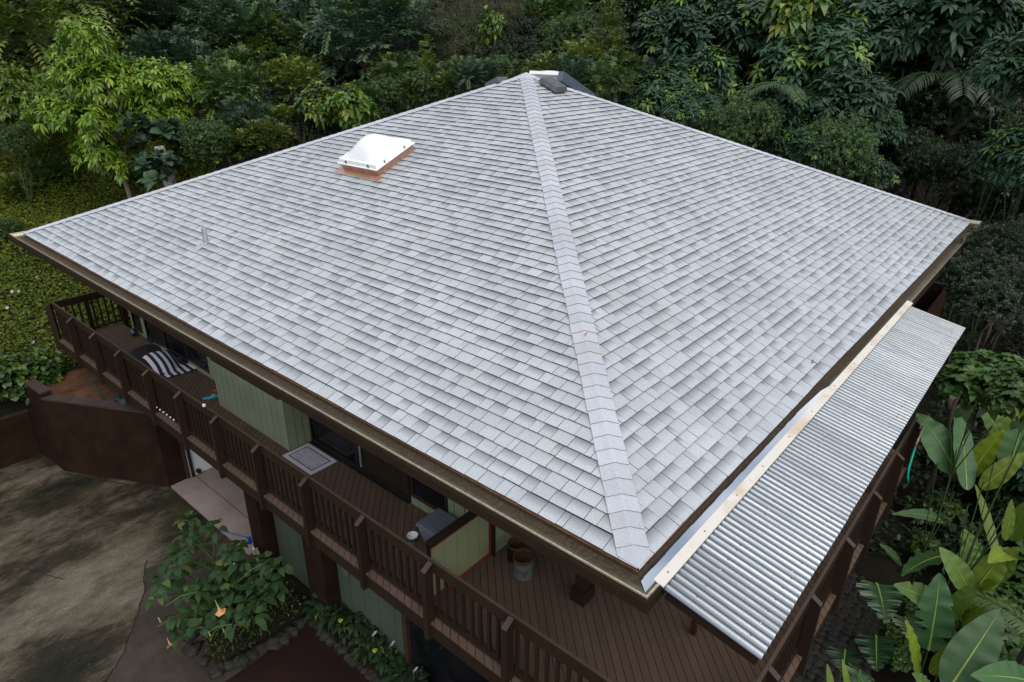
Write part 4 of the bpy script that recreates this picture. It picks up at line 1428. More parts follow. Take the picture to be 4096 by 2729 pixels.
CROWN["casu"] = (2.2, cloud_mesh("crown_needles", [sprays(lumpy(2.2, 11, 12), 900, 9, 0.7, 0.22, 0.014, sag=0.9, up=0.1, young=0.1)], "leaf_brown"))
CROWN["heart"] = (1.0, cloud_mesh("crown_heart", [clustered(lumpy(1.0, 9, 13), 190, 6, 0.22, 0.17, 0.4, spread=1.0, up=0.8, young=0.05, fine=True)], "leaf_ivy"))
CROWN["under"] = (1.0, cloud_mesh("crown_under", [clustered(lumpy(1.0, 9, 23), 150, 6, 0.26, 0.15, 0.45, spread=1.0, up=0.8, young=0.04, fine=True)], "leaf_under"))
CROWN["pothos"] = (0.9, cloud_mesh("crown_pothos", [clustered(lumpy(0.9, 8, 14, 1.2), 150, 4, 0.28, 0.18, 0.5, spread=0.9, up=0.3, young=0.16, fine=True)], "leaf_pothos"))
CROWN["ivy"] = (1.0, cloud_mesh("crown_ivy", [clustered([(0, 0, 0, 1.0, 0.4, 0.45), (-0.7, 0, 0.1, 0.6, 0.45, 0.5), (0.5, -0.1, -0.15, 0.5, 0.35, 0.4)], 420, 5, 0.13, 0.105, 0.35, spread=1.0, up=0.6, young=0.2, fine=True)], "leaf_ivy"))
CROWN["aralia"] = (0.6, cloud_mesh("crown_aralia", [clustered(lumpy(0.6, 6, 15, 0.8), 26, 7, 0.30, 0.19, 0.2, spread=0.9, up=0.9, young=0.05, fine=True)], "leaf_blue"))

def trunk_mesh(seed, n_limbs, mat, r0=0.11):
    r = random.Random(seed)
    m = MB()
    pts, rad = [], []
    x = y = 0.0
    for i in range(7):
        t = i / 6
        pts.append((x, y, -0.08 + 1.1 * t))
        rad.append(r0 * (1 - 0.72 * t) + (0.05 if i == 0 else 0))
        x += r.uniform(-0.09, 0.09)
        y += r.uniform(-0.09, 0.09)
    m.tube(pts, rad, 8)
    for k in range(n_limbs):
        i = r.randrange(2, 6)
        p = Vector(pts[i])
        a = 2 * math.pi * k / n_limbs + r.uniform(-0.4, 0.4)
        L = r.uniform(0.7, 1.5) if mat != "stem_green" else r.uniform(0.25, 0.5)
        q1 = p + Vector((math.cos(a) * L * 0.5, math.sin(a) * L * 0.5, 0.12))
        q2 = p + Vector((math.cos(a + 0.2) * L, math.sin(a + 0.2) * L, min(0.22 + r.uniform(-0.05, 0.2), 0.94 - p.z)))
        m.tube([p, q1, q2], [rad[i] * 0.55, rad[i] * 0.35, 0.012], 6)
    o = m.build("trunk", mat)
    me = o.data
    bpy.data.objects.remove(o)
    return me
TRUNK = {"bark": [trunk_mesh(s, 6, "bark") for s in (1, 2, 3)], "pale": [trunk_mesh(s, 5, "bark_pale", 0.09) for s in (4, 5)], "stems": [trunk_mesh(s, 9, "stem_green", 0.035) for s in (6, 7)]}

def plant(name, label, cat, kind, x, y, zc, s, rot=0.0, group=None, sq=1.0, trunk="bark", part="crown"):
    gz = ground_z(x, y)
    hc = max(0.25, zc - gz)
    o = thing(name, label, cat, (x, y, gz), group)
    R0, me = CROWN[kind]
    c = bpy.data.objects.new(part, me)
    col.objects.link(c)
    c.parent = o
    c.location = (0, 0, hc)
    c.scale = (s, s, s * sq)
    c.rotation_euler = (0, 0, rot)
    tm = TRUNK[trunk]
    t = bpy.data.objects.new("trunk" if trunk != "stems" else "stem", tm[int(abs(x * 7 + y * 3)) % len(tm)])
    col.objects.link(t)
    t.parent = o
    t.scale = (max(0.6, s * R0 * 0.55), max(0.6, s * R0 * 0.55), hc)
    t.rotation_euler = (0, 0, rot * 1.7)
    return o

PLANTS = [
    ('tree', 'tall feathery olive green tree at the top left corner of the forest', 'tree', 'pinnate_o', 4.58, 25.92, 3.78, 1.88, 1.49, None, 1.25, 'bark', 'crown'),
    ('shrub', 'dull green shrub cut by the left edge beside the light green tree', 'shrub', 'broad', 2.26, 22.35, 2.02, 0.93, 3.42, None, 1.0, 'stems', 'crown'),
    ('shrub', 'low dark shrub on the slope below the left edge shrub', 'shrub', 'fine_b', 1.73, 20.33, 1.15, 0.24, 2.32, None, 1.0, 'stems', 'crown'),
    ('shrub', 'low dark bush below the shrub at the left edge', 'shrub', 'fine_b', 2.83, 23.18, 1.36, 0.43, 3.79, None, 1.0, 'stems', 'crown'),
    ('tree', 'dark round crowned tree above the light green tree', 'tree', 'fine_a', 9.16, 28.52, 3.46, 1.13, 3.93, None, 1.0, 'bark', 'crown'),
    ('shrub', 'blue green feathery shrub just right of the light green tree', 'shrub', 'pinnate_b', 6.7, 20.83, 2.6, 0.81, 0.41, None, 1.0, 'bark', 'crown'),
    ('shrub', 'mid green feathery shrub between light green tree and roof', 'shrub', 'pinnate_a', 6.55, 17.51, 2.06, 0.82, 0.08, None, 1.0, 'bark', 'crown'),
    ('shrub', 'bluish feathery shrub with bare twigs above the left roof edge', 'shrub', 'pinnate_b', 6.1, 15.97, 1.41, 0.48, 5.26, None, 1.0, 'bark', 'crown'),
    ('shrub', 'small yellow green bush right of the bare stump', 'shrub', 'bright', 5.22, 15.81, 0.99, 0.82, 1.63, None, 1.0, 'bark', 'crown'),
    ('shrub', 'low bright bush touching the left roof hip', 'shrub', 'bright', 6.0, 14.85, 1.26, 0.65, 1.47, None, 1.0, 'bark', 'crown'),
    ('vine', 'variegated pothos with big yellow streaked leaves beside the roof, the left one', 'vine', 'pothos', 7.44, 14.64, 2.06, 0.7, 6.25, None, 1.0, 'stems', 'crown'),
    ('vine', 'variegated pothos with big yellow streaked leaves nearest the skylight', 'vine', 'pothos', 7.94, 13.78, 1.95, 0.77, 2.95, None, 1.0, 'stems', 'crown'),
    ('shrub', 'yellow green feathery bush among the pothos', 'shrub', 'bright', 8.1, 16.64, 2.51, 0.9, 5.25, None, 1.0, 'bark', 'crown'),
    ('tree', 'large blue green feathery tree left of the roof peak', 'tree', 'pinnate_b', 11.8, 17.72, 3.42, 1.23, 2.99, None, 1.0, 'bark', 'crown'),
    ('shrub', 'mid green shrub standing right behind the left roof slope', 'shrub', 'pinnate_a', 10.55, 14.83, 2.5, 0.6, 4.01, None, 1.0, 'bark', 'crown'),
    ('shrub', 'bright spiky shrub just left of the roof peak', 'shrub', 'spire', 10.51, 13.55, 2.83, 0.59, 0.95, None, 1.0, 'bark', 'crown'),
    ('shrub', 'small bright bush at the ridge left of the peak', 'shrub', 'bright', 10.21, 12.43, 2.56, 0.45, 3.99, None, 1.0, 'bark', 'crown'),
    ('tree', 'brownish wispy needle tree behind the roof peak, left of two', 'tree', 'casu', 15.15, 17.44, 3.58, 0.96, 5.45, None, 1.1, 'bark', 'crown'),
    ('tree', 'brownish wispy needle tree behind the roof peak, right of two', 'tree', 'casu', 17.71, 17.66, 4.03, 1.08, 3.29, None, 1.2, 'bark', 'crown'),
    ('vine', 'yellow streaked pothos climbing a trunk behind the roof peak', 'vine', 'pothos', 15.86, 15.98, 3.93, 0.66, 4.66, None, 1.5, 'pale', 'crown'),
    ('shrub', 'bright low bush directly behind the roof peak', 'shrub', 'bright', 12.06, 10.38, 2.9, 0.63, 4.22, None, 1.0, 'bark', 'crown'),
    ('shrub', 'bright low bush behind the second skylight', 'shrub', 'bright', 13.41, 10.25, 3.13, 0.7, 0.4, None, 1.0, 'bark', 'crown'),
    ('shrub', 'tall spire shaped yellow green shrub right of the roof peak', 'shrub', 'spire', 14.68, 10.18, 3.53, 0.9, 4.76, None, 1.0, 'bark', 'crown'),
    ('shrub', 'feathery mid green shrub below the spire shaped shrub', 'shrub', 'pinnate_a', 13.59, 9.07, 2.84, 0.48, 3.71, None, 1.0, 'bark', 'crown'),
    ('shrub', 'feathery bush along the right hip near the second skylight', 'shrub', 'pinnate_a', 12.79, 9.35, 2.59, 0.31, 1.89, None, 1.0, 'bark', 'crown'),
    ('umbrella_tree', 'umbrella tree with big rosettes beside the spire shaped shrub', 'tree', 'umb_a', 17.41, 9.51, 3.67, 0.94, 0.19, None, 1.0, 'bark', 'crown'),
    ('umbrella_tree', 'low umbrella tree against the right hip, first from the peak', 'tree', 'umb_b', 14.18, 8.0, 2.27, 0.59, 5.44, None, 1.0, 'bark', 'crown'),
    ('umbrella_tree', 'umbrella tree with pale young rosettes above the right roof slope', 'tree', 'umb_b', 16.0, 7.8, 2.61, 0.75, 2.97, None, 1.0, 'bark', 'crown'),
    ('umbrella_tree', 'tall umbrella tree under the yellow pothos at the top edge', 'tree', 'umb_a', 19.37, 7.7, 3.77, 1.14, 4.51, None, 1.0, 'bark', 'crown'),
    ('vine', 'yellow green pothos high on a trunk at the top edge', 'vine', 'pothos', 17.91, 5.89, 4.5, 1.14, 5.52, None, 1.3, 'pale', 'crown'),
    ('umbrella_tree', 'wide umbrella tree in the middle of the right hand forest', 'tree', 'umb_b', 17.65, 5.12, 3.13, 1.0, 4.48, None, 1.0, 'bark', 'crown'),
    ('umbrella_tree', 'umbrella tree with shining rosettes low above the right roof slope', 'tree', 'umb_a', 14.93, 5.11, 2.02, 0.7, 5.78, None, 1.0, 'bark', 'crown'),
    ('umbrella_tree', 'umbrella tree at the edge of the dark palm hollow', 'tree', 'umb_a', 16.43, 3.82, 2.2, 0.83, 2.48, None, 1.0, 'bark', 'crown'),
    ('umbrella_tree', 'lowest umbrella tree touching the right hip', 'tree', 'umb_b', 14.42, 3.23, 1.37, 0.49, 5.03, None, 1.0, 'bark', 'crown'),
    ('umbrella_tree', 'umbrella tree on the near right, upper one', 'tree', 'umb_a', 15.78, -0.01, 3.27, 0.71, 2.79, None, 1.0, 'stems', 'crown'),
    ('umbrella_tree', 'umbrella tree on the near right, lower one', 'tree', 'umb_b', 15.28, -0.66, 1.4, 0.64, 5.88, None, 1.0, 'stems', 'crown'),
    ('umbrella_tree', 'dark umbrella tree at the top right corner', 'tree', 'umb_a', 22.88, 2.67, 4.32, 1.29, 5.52, None, 1.0, 'bark', 'crown'),
    ('shrub', 'broad leaved bush beyond the far end of the awning', 'shrub', 'heart', 6.99, -1.48, -0.64, 0.65, 0.61, None, 1.0, 'stems', 'crown'),
    ('shrub', 'dark broad leaved bush at the right edge beyond the awning', 'shrub', 'heart', 6.44, -2.0, -0.42, 0.53, 0.85, None, 1.0, 'stems', 'crown'),
    ('shrub', 'dark fine leaved bush in shade right of the awning', 'shrub', 'fine_a', 10.67, -1.01, -0.33, 0.42, 1.36, None, 1.0, 'bark', 'crown'),
    ('shrub', 'dark bush below the right end of the gutter', 'shrub', 'fine_a', 12.85, -1.13, 0.07, 0.38, 6.06, None, 1.0, 'bark', 'crown'),
    ('ivy', 'heart leaved creeper hanging over the low brown wall', 'ivy', 'ivy', -1.07, 15.2, -3.37, 1.17, 0.0, None, 1.0, 'stems', 'foliage'),
    ('shrub', 'blue green plant with round leaves around the bare stump', 'shrub', 'aralia', 4.1, 17.45, 1.2, 1.24, 2.74, None, 1.0, 'stems', 'crown'),
    ('shrub', 'round leaved plant at the foot of the bare stump', 'shrub', 'aralia', 3.7, 16.42, 0.52, 1.06, 3.94, None, 1.0, 'stems', 'crown'),
    ('tree', 'dark small leaved evergreen tree deep in the forest behind the house', 'tree', 'fine_a', 4.59, 35.22, 3.57, 2.04, 1.89, 'dark small leaved forest trees', 1.0, 'bark', 'crown'),
    ('tree', 'dark small leaved evergreen tree deep in the forest behind the house', 'tree', 'fine_a', 9.02, 32.87, 4.5, 1.82, 3.19, 'dark small leaved forest trees', 1.0, 'bark', 'crown'),
    ('tree', 'mid green small leaved tree deep in the forest behind the house', 'tree', 'fine_b', 12.07, 29.37, 3.95, 1.72, 2.42, 'mid green small leaved forest trees', 1.0, 'bark', 'crown'),
    ('tree', 'dark small leaved evergreen tree deep in the forest behind the house', 'tree', 'fine_a', 15.67, 28.45, 4.63, 1.82, 2.2, 'dark small leaved forest trees', 1.0, 'bark', 'crown'),
    ('tree', 'blue green feathery tree deep in the forest behind the house', 'tree', 'pinnate_b', 12.91, 23.09, 2.98, 1.35, 3.67, 'blue green feathery forest trees', 1.0, 'bark', 'crown'),
    ('tree', 'dark small leaved evergreen tree deep in the forest behind the house', 'tree', 'fine_a', 21.58, 26.46, 4.99, 1.81, 3.67, 'dark small leaved forest trees', 1.0, 'bark', 'crown'),
    ('tree', 'dark small leaved evergreen tree deep in the forest behind the house', 'tree', 'fine_a', 25.36, 22.56, 4.82, 1.87, 5.68, 'dark small leaved forest trees', 1.0, 'bark', 'crown'),
    ('tree', 'dark small leaved evergreen tree deep in the forest behind the house', 'tree', 'fine_a', 21.27, 18.11, 3.48, 1.0, 4.28, 'dark small leaved forest trees', 1.0, 'bark', 'crown'),
    ('tree', 'dark small leaved evergreen tree deep in the forest behind the house', 'tree', 'fine_a', 24.18, 17.55, 4.43, 1.42, 5.83, 'dark small leaved forest trees', 1.0, 'bark', 'crown'),
    ('tree', 'mid green small leaved tree deep in the forest behind the house', 'tree', 'fine_b', 27.14, 16.62, 5.02, 1.61, 5.38, 'mid green small leaved forest trees', 1.0, 'bark', 'crown'),
    ('tree', 'dark umbrella leaved tree deep in the forest behind the house', 'tree', 'umb_a', 26.23, 11.93, 4.92, 2.25, 6.22, 'umbrella leaved forest trees', 1.0, 'bark', 'crown'),
    ('tree', 'dark small leaved evergreen tree deep in the forest behind the house', 'tree', 'fine_a', 28.77, 8.08, 4.66, 1.67, 4.22, 'dark small leaved forest trees', 1.0, 'bark', 'crown'),
    ('tree', 'dark small leaved evergreen tree deep in the forest behind the house', 'tree', 'fine_a', 28.47, 5.37, 3.46, 1.48, 1.02, 'dark small leaved forest trees', 1.0, 'bark', 'crown'),
    ('tree', 'dark small leaved evergreen tree deep in the forest behind the house', 'tree', 'fine_a', 28.99, 2.37, 3.07, 1.62, 5.4, 'dark small leaved forest trees', 1.0, 'bark', 'crown'),
    ('tree', 'dark small leaved evergreen tree deep in the forest behind the house', 'tree', 'fine_a', 30.18, 0.52, 4.37, 1.77, 6.06, 'dark small leaved forest trees', 1.0, 'bark', 'crown'),
    ('tree', 'dark small leaved evergreen tree deep in the forest behind the house', 'tree', 'fine_a', 6.1, 27.49, 2.11, 1.06, 5.68, 'dark small leaved forest trees', 1.0, 'bark', 'crown'),
    ('tree', 'mid green small leaved tree deep in the forest behind the house', 'tree', 'fine_b', 7.41, 25.92, 1.7, 0.89, 3.57, 'mid green small leaved forest trees', 1.0, 'bark', 'crown'),
    ('tree', 'dark small leaved evergreen tree deep in the forest behind the house', 'tree', 'fine_a', 4.34, 30.12, 2.67, 1.08, 4.48, 'dark small leaved forest trees', 1.0, 'bark', 'crown'),
    ('tree', 'mid green small leaved tree deep in the forest behind the house', 'tree', 'fine_b', 9.83, 23.76, 3.0, 0.99, 1.33, 'mid green small leaved forest trees', 1.0, 'bark', 'crown'),
    ('tree', 'dark small leaved evergreen tree deep in the forest behind the house', 'tree', 'fine_a', 12.02, 20.01, 2.22, 0.68, 5.22, 'dark small leaved forest trees', 1.0, 'bark', 'crown'),
    ('tree', 'mid green feathery tree deep in the forest behind the house', 'tree', 'pinnate_a', 9.45, 20.52, 2.53, 0.92, 3.6, 'mid green feathery forest trees', 1.0, 'bark', 'crown'),
    ('tree', 'dark small leaved evergreen tree deep in the forest behind the house', 'tree', 'fine_a', 15.84, 15.24, 3.04, 0.58, 1.79, 'dark small leaved forest trees', 1.0, 'bark', 'crown'),
    ('tree', 'mid green small leaved tree deep in the forest behind the house', 'tree', 'fine_b', 18.04, 14.11, 3.46, 0.6, 0.4, 'mid green small leaved forest trees', 1.0, 'bark', 'crown'),
    ('tree', 'dark umbrella leaved tree deep in the forest behind the house', 'tree', 'umb_a', 19.5, 11.88, 2.98, 0.95, 5.36, 'umbrella leaved forest trees', 1.0, 'bark', 'crown'),
    ('tree', 'umbrella leaved tree with pale tips deep in the forest', 'tree', 'umb_b', 21.8, 9.57, 2.57, 1.1, 6.22, 'pale tipped umbrella leaved forest trees', 1.0, 'bark', 'crown'),
    ('tree', 'dark umbrella leaved tree deep in the forest behind the house', 'tree', 'umb_a', 23.43, 4.84, 2.7, 1.28, 0.56, 'umbrella leaved forest trees', 1.0, 'bark', 'crown'),
    ('tree', 'dark umbrella leaved tree deep in the forest behind the house', 'tree', 'umb_a', 20.65, 7.07, 2.46, 0.92, 5.03, 'umbrella leaved forest trees', 1.0, 'bark', 'crown'),
    ('tree', 'dark small leaved evergreen tree deep in the forest behind the house', 'tree', 'fine_a', 24.9, 1.58, 0.69, 1.12, 2.58, 'dark small leaved forest trees', 1.0, 'bark', 'crown'),
    ('tree', 'dark small leaved evergreen tree deep in the forest behind the house', 'tree', 'fine_a', 23.13, -0.48, 1.35, 1.05, 0.95, 'dark small leaved forest trees', 1.0, 'bark', 'crown'),
    ('tree', 'dark small leaved evergreen tree deep in the forest behind the house', 'tree', 'fine_a', 26.51, 4.37, 1.01, 1.06, 1.85, 'dark small leaved forest trees', 1.0, 'bark', 'crown'),
    ('tree', 'dark small leaved evergreen tree deep in the forest behind the house', 'tree', 'fine_a', 17.95, -0.95, 0.12, 0.72, 4.83, 'dark small leaved forest trees', 1.0, 'bark', 'crown'),
    ('tree', 'dark small leaved evergreen tree deep in the forest behind the house', 'tree', 'fine_a', 19.83, 0.08, -0.34, 0.61, 5.48, 'dark small leaved forest trees', 1.0, 'bark', 'crown'),
    ('tree', 'dark small leaved evergreen tree deep in the forest behind the house', 'tree', 'fine_a', 5.48, 41.03, 7.14, 2.76, 0.28, 'dark small leaved forest trees', 1.0, 'bark', 'crown'),
    ('tree', 'dark small leaved evergreen tree deep in the forest behind the house', 'tree', 'fine_a', 10.77, 39.45, 8.12, 2.76, 3.86, 'dark small leaved forest trees', 1.0, 'bark', 'crown'),
    ('tree', 'mid green small leaved tree deep in the forest behind the house', 'tree', 'fine_b', 15.96, 36.14, 7.95, 2.69, 0.28, 'mid green small leaved forest trees', 1.0, 'bark', 'crown'),
    ('tree', 'dark small leaved evergreen tree deep in the forest behind the house', 'tree', 'fine_a', 21.27, 32.85, 8.21, 2.69, 4.51, 'dark small leaved forest trees', 1.0, 'bark', 'crown'),
    ('tree', 'dark small leaved evergreen tree deep in the forest behind the house', 'tree', 'fine_a', 27.54, 28.67, 8.86, 2.76, 2.08, 'dark small leaved forest trees', 1.0, 'bark', 'crown'),
    ('tree', 'dark small leaved evergreen tree deep in the forest behind the house', 'tree', 'fine_a', 31.63, 22.16, 8.44, 2.69, 5.53, 'dark small leaved forest trees', 1.0, 'bark', 'crown'),
    ('tree', 'dark small leaved evergreen tree deep in the forest behind the house', 'tree', 'fine_a', 34.28, 15.42, 8.35, 2.63, 6.16, 'dark small leaved forest trees', 1.0, 'bark', 'crown'),
    ('tree', 'dark small leaved evergreen tree deep in the forest behind the house', 'tree', 'fine_a', 36.56, 9.3, 7.84, 2.63, 3.17, 'dark small leaved forest trees', 1.0, 'bark', 'crown'),
    ('tree', 'dark small leaved evergreen tree deep in the forest behind the house', 'tree', 'fine_a', 37.72, 3.75, 7.6, 2.63, 6.27, 'dark small leaved forest trees', 1.0, 'bark', 'crown'),
    ('tree', 'dark small leaved evergreen tree deep in the forest behind the house', 'tree', 'fine_a', 34.25, -0.79, 4.44, 2.27, 1.94, 'dark small leaved forest trees', 1.0, 'bark', 'crown'),
    ('shrub', 'mid green feathery low plant pressing against the left roof hip', 'shrub', 'pinnate_a', 5.01, 17.43, 0.73, 0.42, 6.1, 'mid green feathery plants behind the left roof hip', 1.0, 'stems', 'crown'),
    ('shrub', 'mid green small leaved low plant pressing against the left roof hip', 'shrub', 'fine_b', 4.73, 15.62, 1.26, 0.32, 5.45, 'mid green small leaved plants behind the left roof hip', 1.0, 'stems', 'crown'),
    ('shrub', 'mid green small leaved low plant pressing against the left roof hip', 'shrub', 'fine_b', 5.87, 16.87, 1.05, 0.34, 2.37, 'mid green small leaved plants behind the left roof hip', 1.0, 'stems', 'crown'),
    ('shrub', 'mid green feathery low plant pressing against the left roof hip', 'shrub', 'pinnate_a', 6.16, 16.33, 1.21, 0.47, 0.64, 'mid green feathery plants behind the left roof hip', 1.0, 'stems', 'crown'),
    ('shrub', 'mid green feathery low plant pressing against the left roof hip', 'shrub', 'pinnate_a', 6.64, 16.15, 1.26, 0.43, 5.88, 'mid green feathery plants behind the left roof hip', 1.0, 'stems', 'crown'),
    ('shrub', 'yellow green low plant pressing against the left roof hip', 'shrub', 'bright', 6.96, 15.62, 1.69, 0.4, 0.07, 'yellow green plants behind the left roof hip', 1.0, 'stems', 'crown'),
    ('shrub', 'yellow green low plant pressing against the left roof hip', 'shrub', 'bright', 7.22, 15.07, 1.84, 0.35, 3.7, 'yellow green plants behind the left roof hip', 1.0, 'stems', 'crown'),
    ('shrub', 'blue green feathery low plant pressing against the left roof hip', 'shrub', 'pinnate_b', 7.7, 14.93, 1.57, 0.41, 4.27, 'blue green feathery plants behind the left roof hip', 1.0, 'stems', 'crown'),
    ('shrub', 'mid green small leaved low plant pressing against the left roof hip', 'shrub', 'fine_b', 8.19, 14.69, 1.89, 0.35, 3.7, 'mid green small leaved plants behind the left roof hip', 1.0, 'stems', 'crown'),
    ('shrub', 'mid green feathery low plant pressing against the left roof hip', 'shrub', 'pinnate_a', 8.59, 14.33, 2.16, 0.35, 3.72, 'mid green feathery plants behind the left roof hip', 1.0, 'stems', 'crown'),
    ('shrub', 'mid green small leaved low plant pressing against the left roof hip', 'shrub', 'fine_b', 9.35, 14.48, 1.91, 0.34, 5.3, 'mid green small leaved plants behind the left roof hip', 1.0, 'stems', 'crown'),
    ('shrub', 'mid green small leaved low plant pressing against the left roof hip', 'shrub', 'fine_b', 9.8, 14.17, 2.08, 0.38, 0.17, 'mid green small leaved plants behind the left roof hip', 1.0, 'stems', 'crown'),
    ('shrub', 'mid green feathery low plant pressing against the left roof hip', 'shrub', 'pinnate_a', 9.88, 13.41, 2.4, 0.33, 4.11, 'mid green feathery plants behind the left roof hip', 1.0, 'stems', 'crown'),
    ('shrub', 'mid green small leaved low plant pressing against the left roof hip', 'shrub', 'fine_b', 10.17, 12.96, 2.36, 0.33, 4.38, 'mid green small leaved plants behind the left roof hip', 1.0, 'stems', 'crown'),
    ('shrub', 'mid green feathery low plant pressing against the left roof hip', 'shrub', 'pinnate_a', 10.91, 12.94, 2.6, 0.48, 1.41, 'mid green feathery plants behind the left roof hip', 1.0, 'stems', 'crown'),
    ('shrub', 'blue green feathery low plant pressing against the left roof hip', 'shrub', 'pinnate_b', 10.62, 11.92, 2.57, 0.42, 3.57, 'blue green feathery plants behind the left roof hip', 1.0, 'stems', 'crown'),
    ('shrub', 'mid green small leaved low plant pressing against the left roof hip', 'shrub', 'fine_b', 11.45, 11.97, 2.72, 0.32, 1.2, 'mid green small leaved plants behind the left roof hip', 1.0, 'stems', 'crown'),
    ('shrub', 'mid green feathery low plant pressing against the left roof hip', 'shrub', 'pinnate_a', 12.23, 11.93, 2.81, 0.36, 4.03, 'mid green feathery plants behind the left roof hip', 1.0, 'stems', 'crown'),
    ('umbrella_tree', 'blue green feathery low plant pressing against the right roof hip', 'shrub', 'pinnate_b', 11.89, 9.31, 2.78, 0.36, 4.99, 'blue green feathery plants behind the right roof hip', 1.0, 'stems', 'crown'),
    ('umbrella_tree', 'yellow green low plant pressing against the right roof hip', 'shrub', 'bright', 12.15, 8.92, 2.69, 0.44, 3.57, 'yellow green plants behind the right roof hip', 1.0, 'stems', 'crown'),
    ('umbrella_tree', 'mid green feathery low plant pressing against the right roof hip', 'shrub', 'pinnate_a', 11.81, 8.16, 2.77, 0.35, 5.92, 'mid green feathery plants behind the right roof hip', 1.0, 'stems', 'crown'),
    ('umbrella_tree', 'blue green feathery low plant pressing against the right roof hip', 'shrub', 'pinnate_b', 14.05, 9.0, 2.53, 0.44, 5.82, 'blue green feathery plants behind the right roof hip', 1.0, 'stems', 'crown'),
    ('umbrella_tree', 'pale tipped umbrella leaved low plant pressing against the right roof hip', 'shrub', 'umb_b', 13.87, 8.27, 2.04, 0.44, 4.7, 'pale tipped umbrella leaved plants behind the right roof hip', 1.0, 'stems', 'crown'),
    ('umbrella_tree', 'pale tipped umbrella leaved low plant pressing against the right roof hip', 'shrub', 'umb_b', 14.35, 7.99, 2.09, 0.52, 5.39, 'pale tipped umbrella leaved plants behind the right roof hip', 1.0, 'stems', 'crown'),
    ('umbrella_tree', 'pale tipped umbrella leaved low plant pressing against the right roof hip', 'shrub', 'umb_b', 12.73, 6.58, 1.98, 0.36, 5.04, 'pale tipped umbrella leaved plants behind the right roof hip', 1.0, 'stems', 'crown'),
    ('umbrella_tree', 'pale tipped umbrella leaved low plant pressing against the right roof hip', 'shrub', 'umb_b', 14.15, 6.8, 2.02, 0.5, 0.08, 'pale tipped umbrella leaved plants behind the right roof hip', 1.0, 'stems', 'crown'),
    ('umbrella_tree', 'dark umbrella leaved low plant pressing against the right roof hip', 'shrub', 'umb_a', 14.52, 6.41, 1.6, 0.4, 3.3, 'dark umbrella leaved plants behind the right roof hip', 1.0, 'stems', 'crown'),
    ('umbrella_tree', 'mid green small leaved low plant pressing against the right roof hip', 'shrub', 'fine_b', 13.44, 5.42, 1.59, 0.47, 0.79, 'mid green small leaved plants behind the right roof hip', 1.0, 'stems', 'crown'),
    ('umbrella_tree', 'mid green small leaved low plant pressing against the right roof hip', 'shrub', 'fine_b', 13.86, 5.16, 1.72, 0.35, 0.77, 'mid green small leaved plants behind the right roof hip', 1.0, 'stems', 'crown'),
    ('umbrella_tree', 'dark umbrella leaved low plant pressing against the right roof hip', 'shrub', 'umb_a', 15.63, 5.3, 1.15, 0.5, 5.06, 'dark umbrella leaved plants behind the right roof hip', 1.0, 'stems', 'crown'),
    ('umbrella_tree', 'dark umbrella leaved low plant pressing against the right roof hip', 'shrub', 'umb_a', 14.56, 4.45, 1.32, 0.44, 4.75, 'dark umbrella leaved plants behind the right roof hip', 1.0, 'stems', 'crown'),
    ('umbrella_tree', 'pale tipped umbrella leaved low plant pressing against the right roof hip', 'shrub', 'umb_b', 14.73, 4.02, 1.12, 0.43, 2.97, 'pale tipped umbrella leaved plants behind the right roof hip', 1.0, 'stems', 'crown'),
    ('umbrella_tree', 'dark umbrella leaved low plant pressing against the right roof hip', 'shrub', 'umb_a', 13.97, 3.38, 1.35, 0.45, 0.31, 'dark umbrella leaved plants behind the right roof hip', 1.0, 'stems', 'crown'),
    ('umbrella_tree', 'mid green small leaved low plant pressing against the right roof hip', 'shrub', 'fine_b', 14.17, 3.02, 1.28, 0.46, 3.15, 'mid green small leaved plants behind the right roof hip', 1.0, 'stems', 'crown'),
    ('umbrella_tree', 'pale tipped umbrella leaved low plant pressing against the right roof hip', 'shrub', 'umb_b', 14.95, 2.73, 0.78, 0.35, 2.45, 'pale tipped umbrella leaved plants behind the right roof hip', 1.0, 'stems', 'crown'),
    ('umbrella_tree', 'pale tipped umbrella leaved low plant pressing against the right roof hip', 'shrub', 'umb_b', 14.9, 2.31, 0.78, 0.37, 0.78, 'pale tipped umbrella leaved plants behind the right roof hip', 1.0, 'stems', 'crown'),
    ('shrub', 'dark leafy understorey plant among the banana plants', 'plant', 'under', 12.22, -1.12, -4.5, 0.48, 4.5, 'understorey plants in the banana garden', 1.0, 'stems', 'crown'),
    ('shrub', 'mid green heart leaved plant filling the gaps between the banana plants', 'plant', 'heart', 12.05, -1.87, -4.4, 0.66, 4.99, 'heart leaved filler plants in the banana garden', 1.0, 'stems', 'crown'),
    ('shrub', 'dark leafy understorey plant among the banana plants', 'plant', 'under', 10.4, -2.49, -4.4, 0.66, 0.27, 'understorey plants in the banana garden', 1.0, 'stems', 'crown'),
    ('shrub', 'mid green heart leaved plant filling the gaps between the banana plants', 'plant', 'heart', 9.7, -1.51, -4.5, 0.42, 3.8, 'heart leaved filler plants in the banana garden', 1.0, 'stems', 'crown'),
    ('shrub', 'mid green heart leaved plant filling the gaps between the banana plants', 'plant', 'heart', 8.44, -1.48, -4.6, 0.35, 4.0, 'heart leaved filler plants in the banana garden', 1.0, 'stems', 'crown'),
    ('shrub', 'dark leafy understorey plant among the banana plants', 'plant', 'under', 8.74, -2.16, -4.4, 0.55, 3.91, 'understorey plants in the banana garden', 1.0, 'stems', 'crown'),
    ('shrub', 'mid green heart leaved plant filling the gaps between the banana plants', 'plant', 'heart', 7.3, -2.8, -4.3, 0.55, 0.33, 'heart leaved filler plants in the banana garden', 1.0, 'stems', 'crown'),
    ('shrub', 'mid green heart leaved plant filling the gaps between the banana plants', 'plant', 'heart', 6.51, -2.28, -4.4, 0.48, 4.77, 'heart leaved filler plants in the banana garden', 1.0, 'stems', 'crown'),
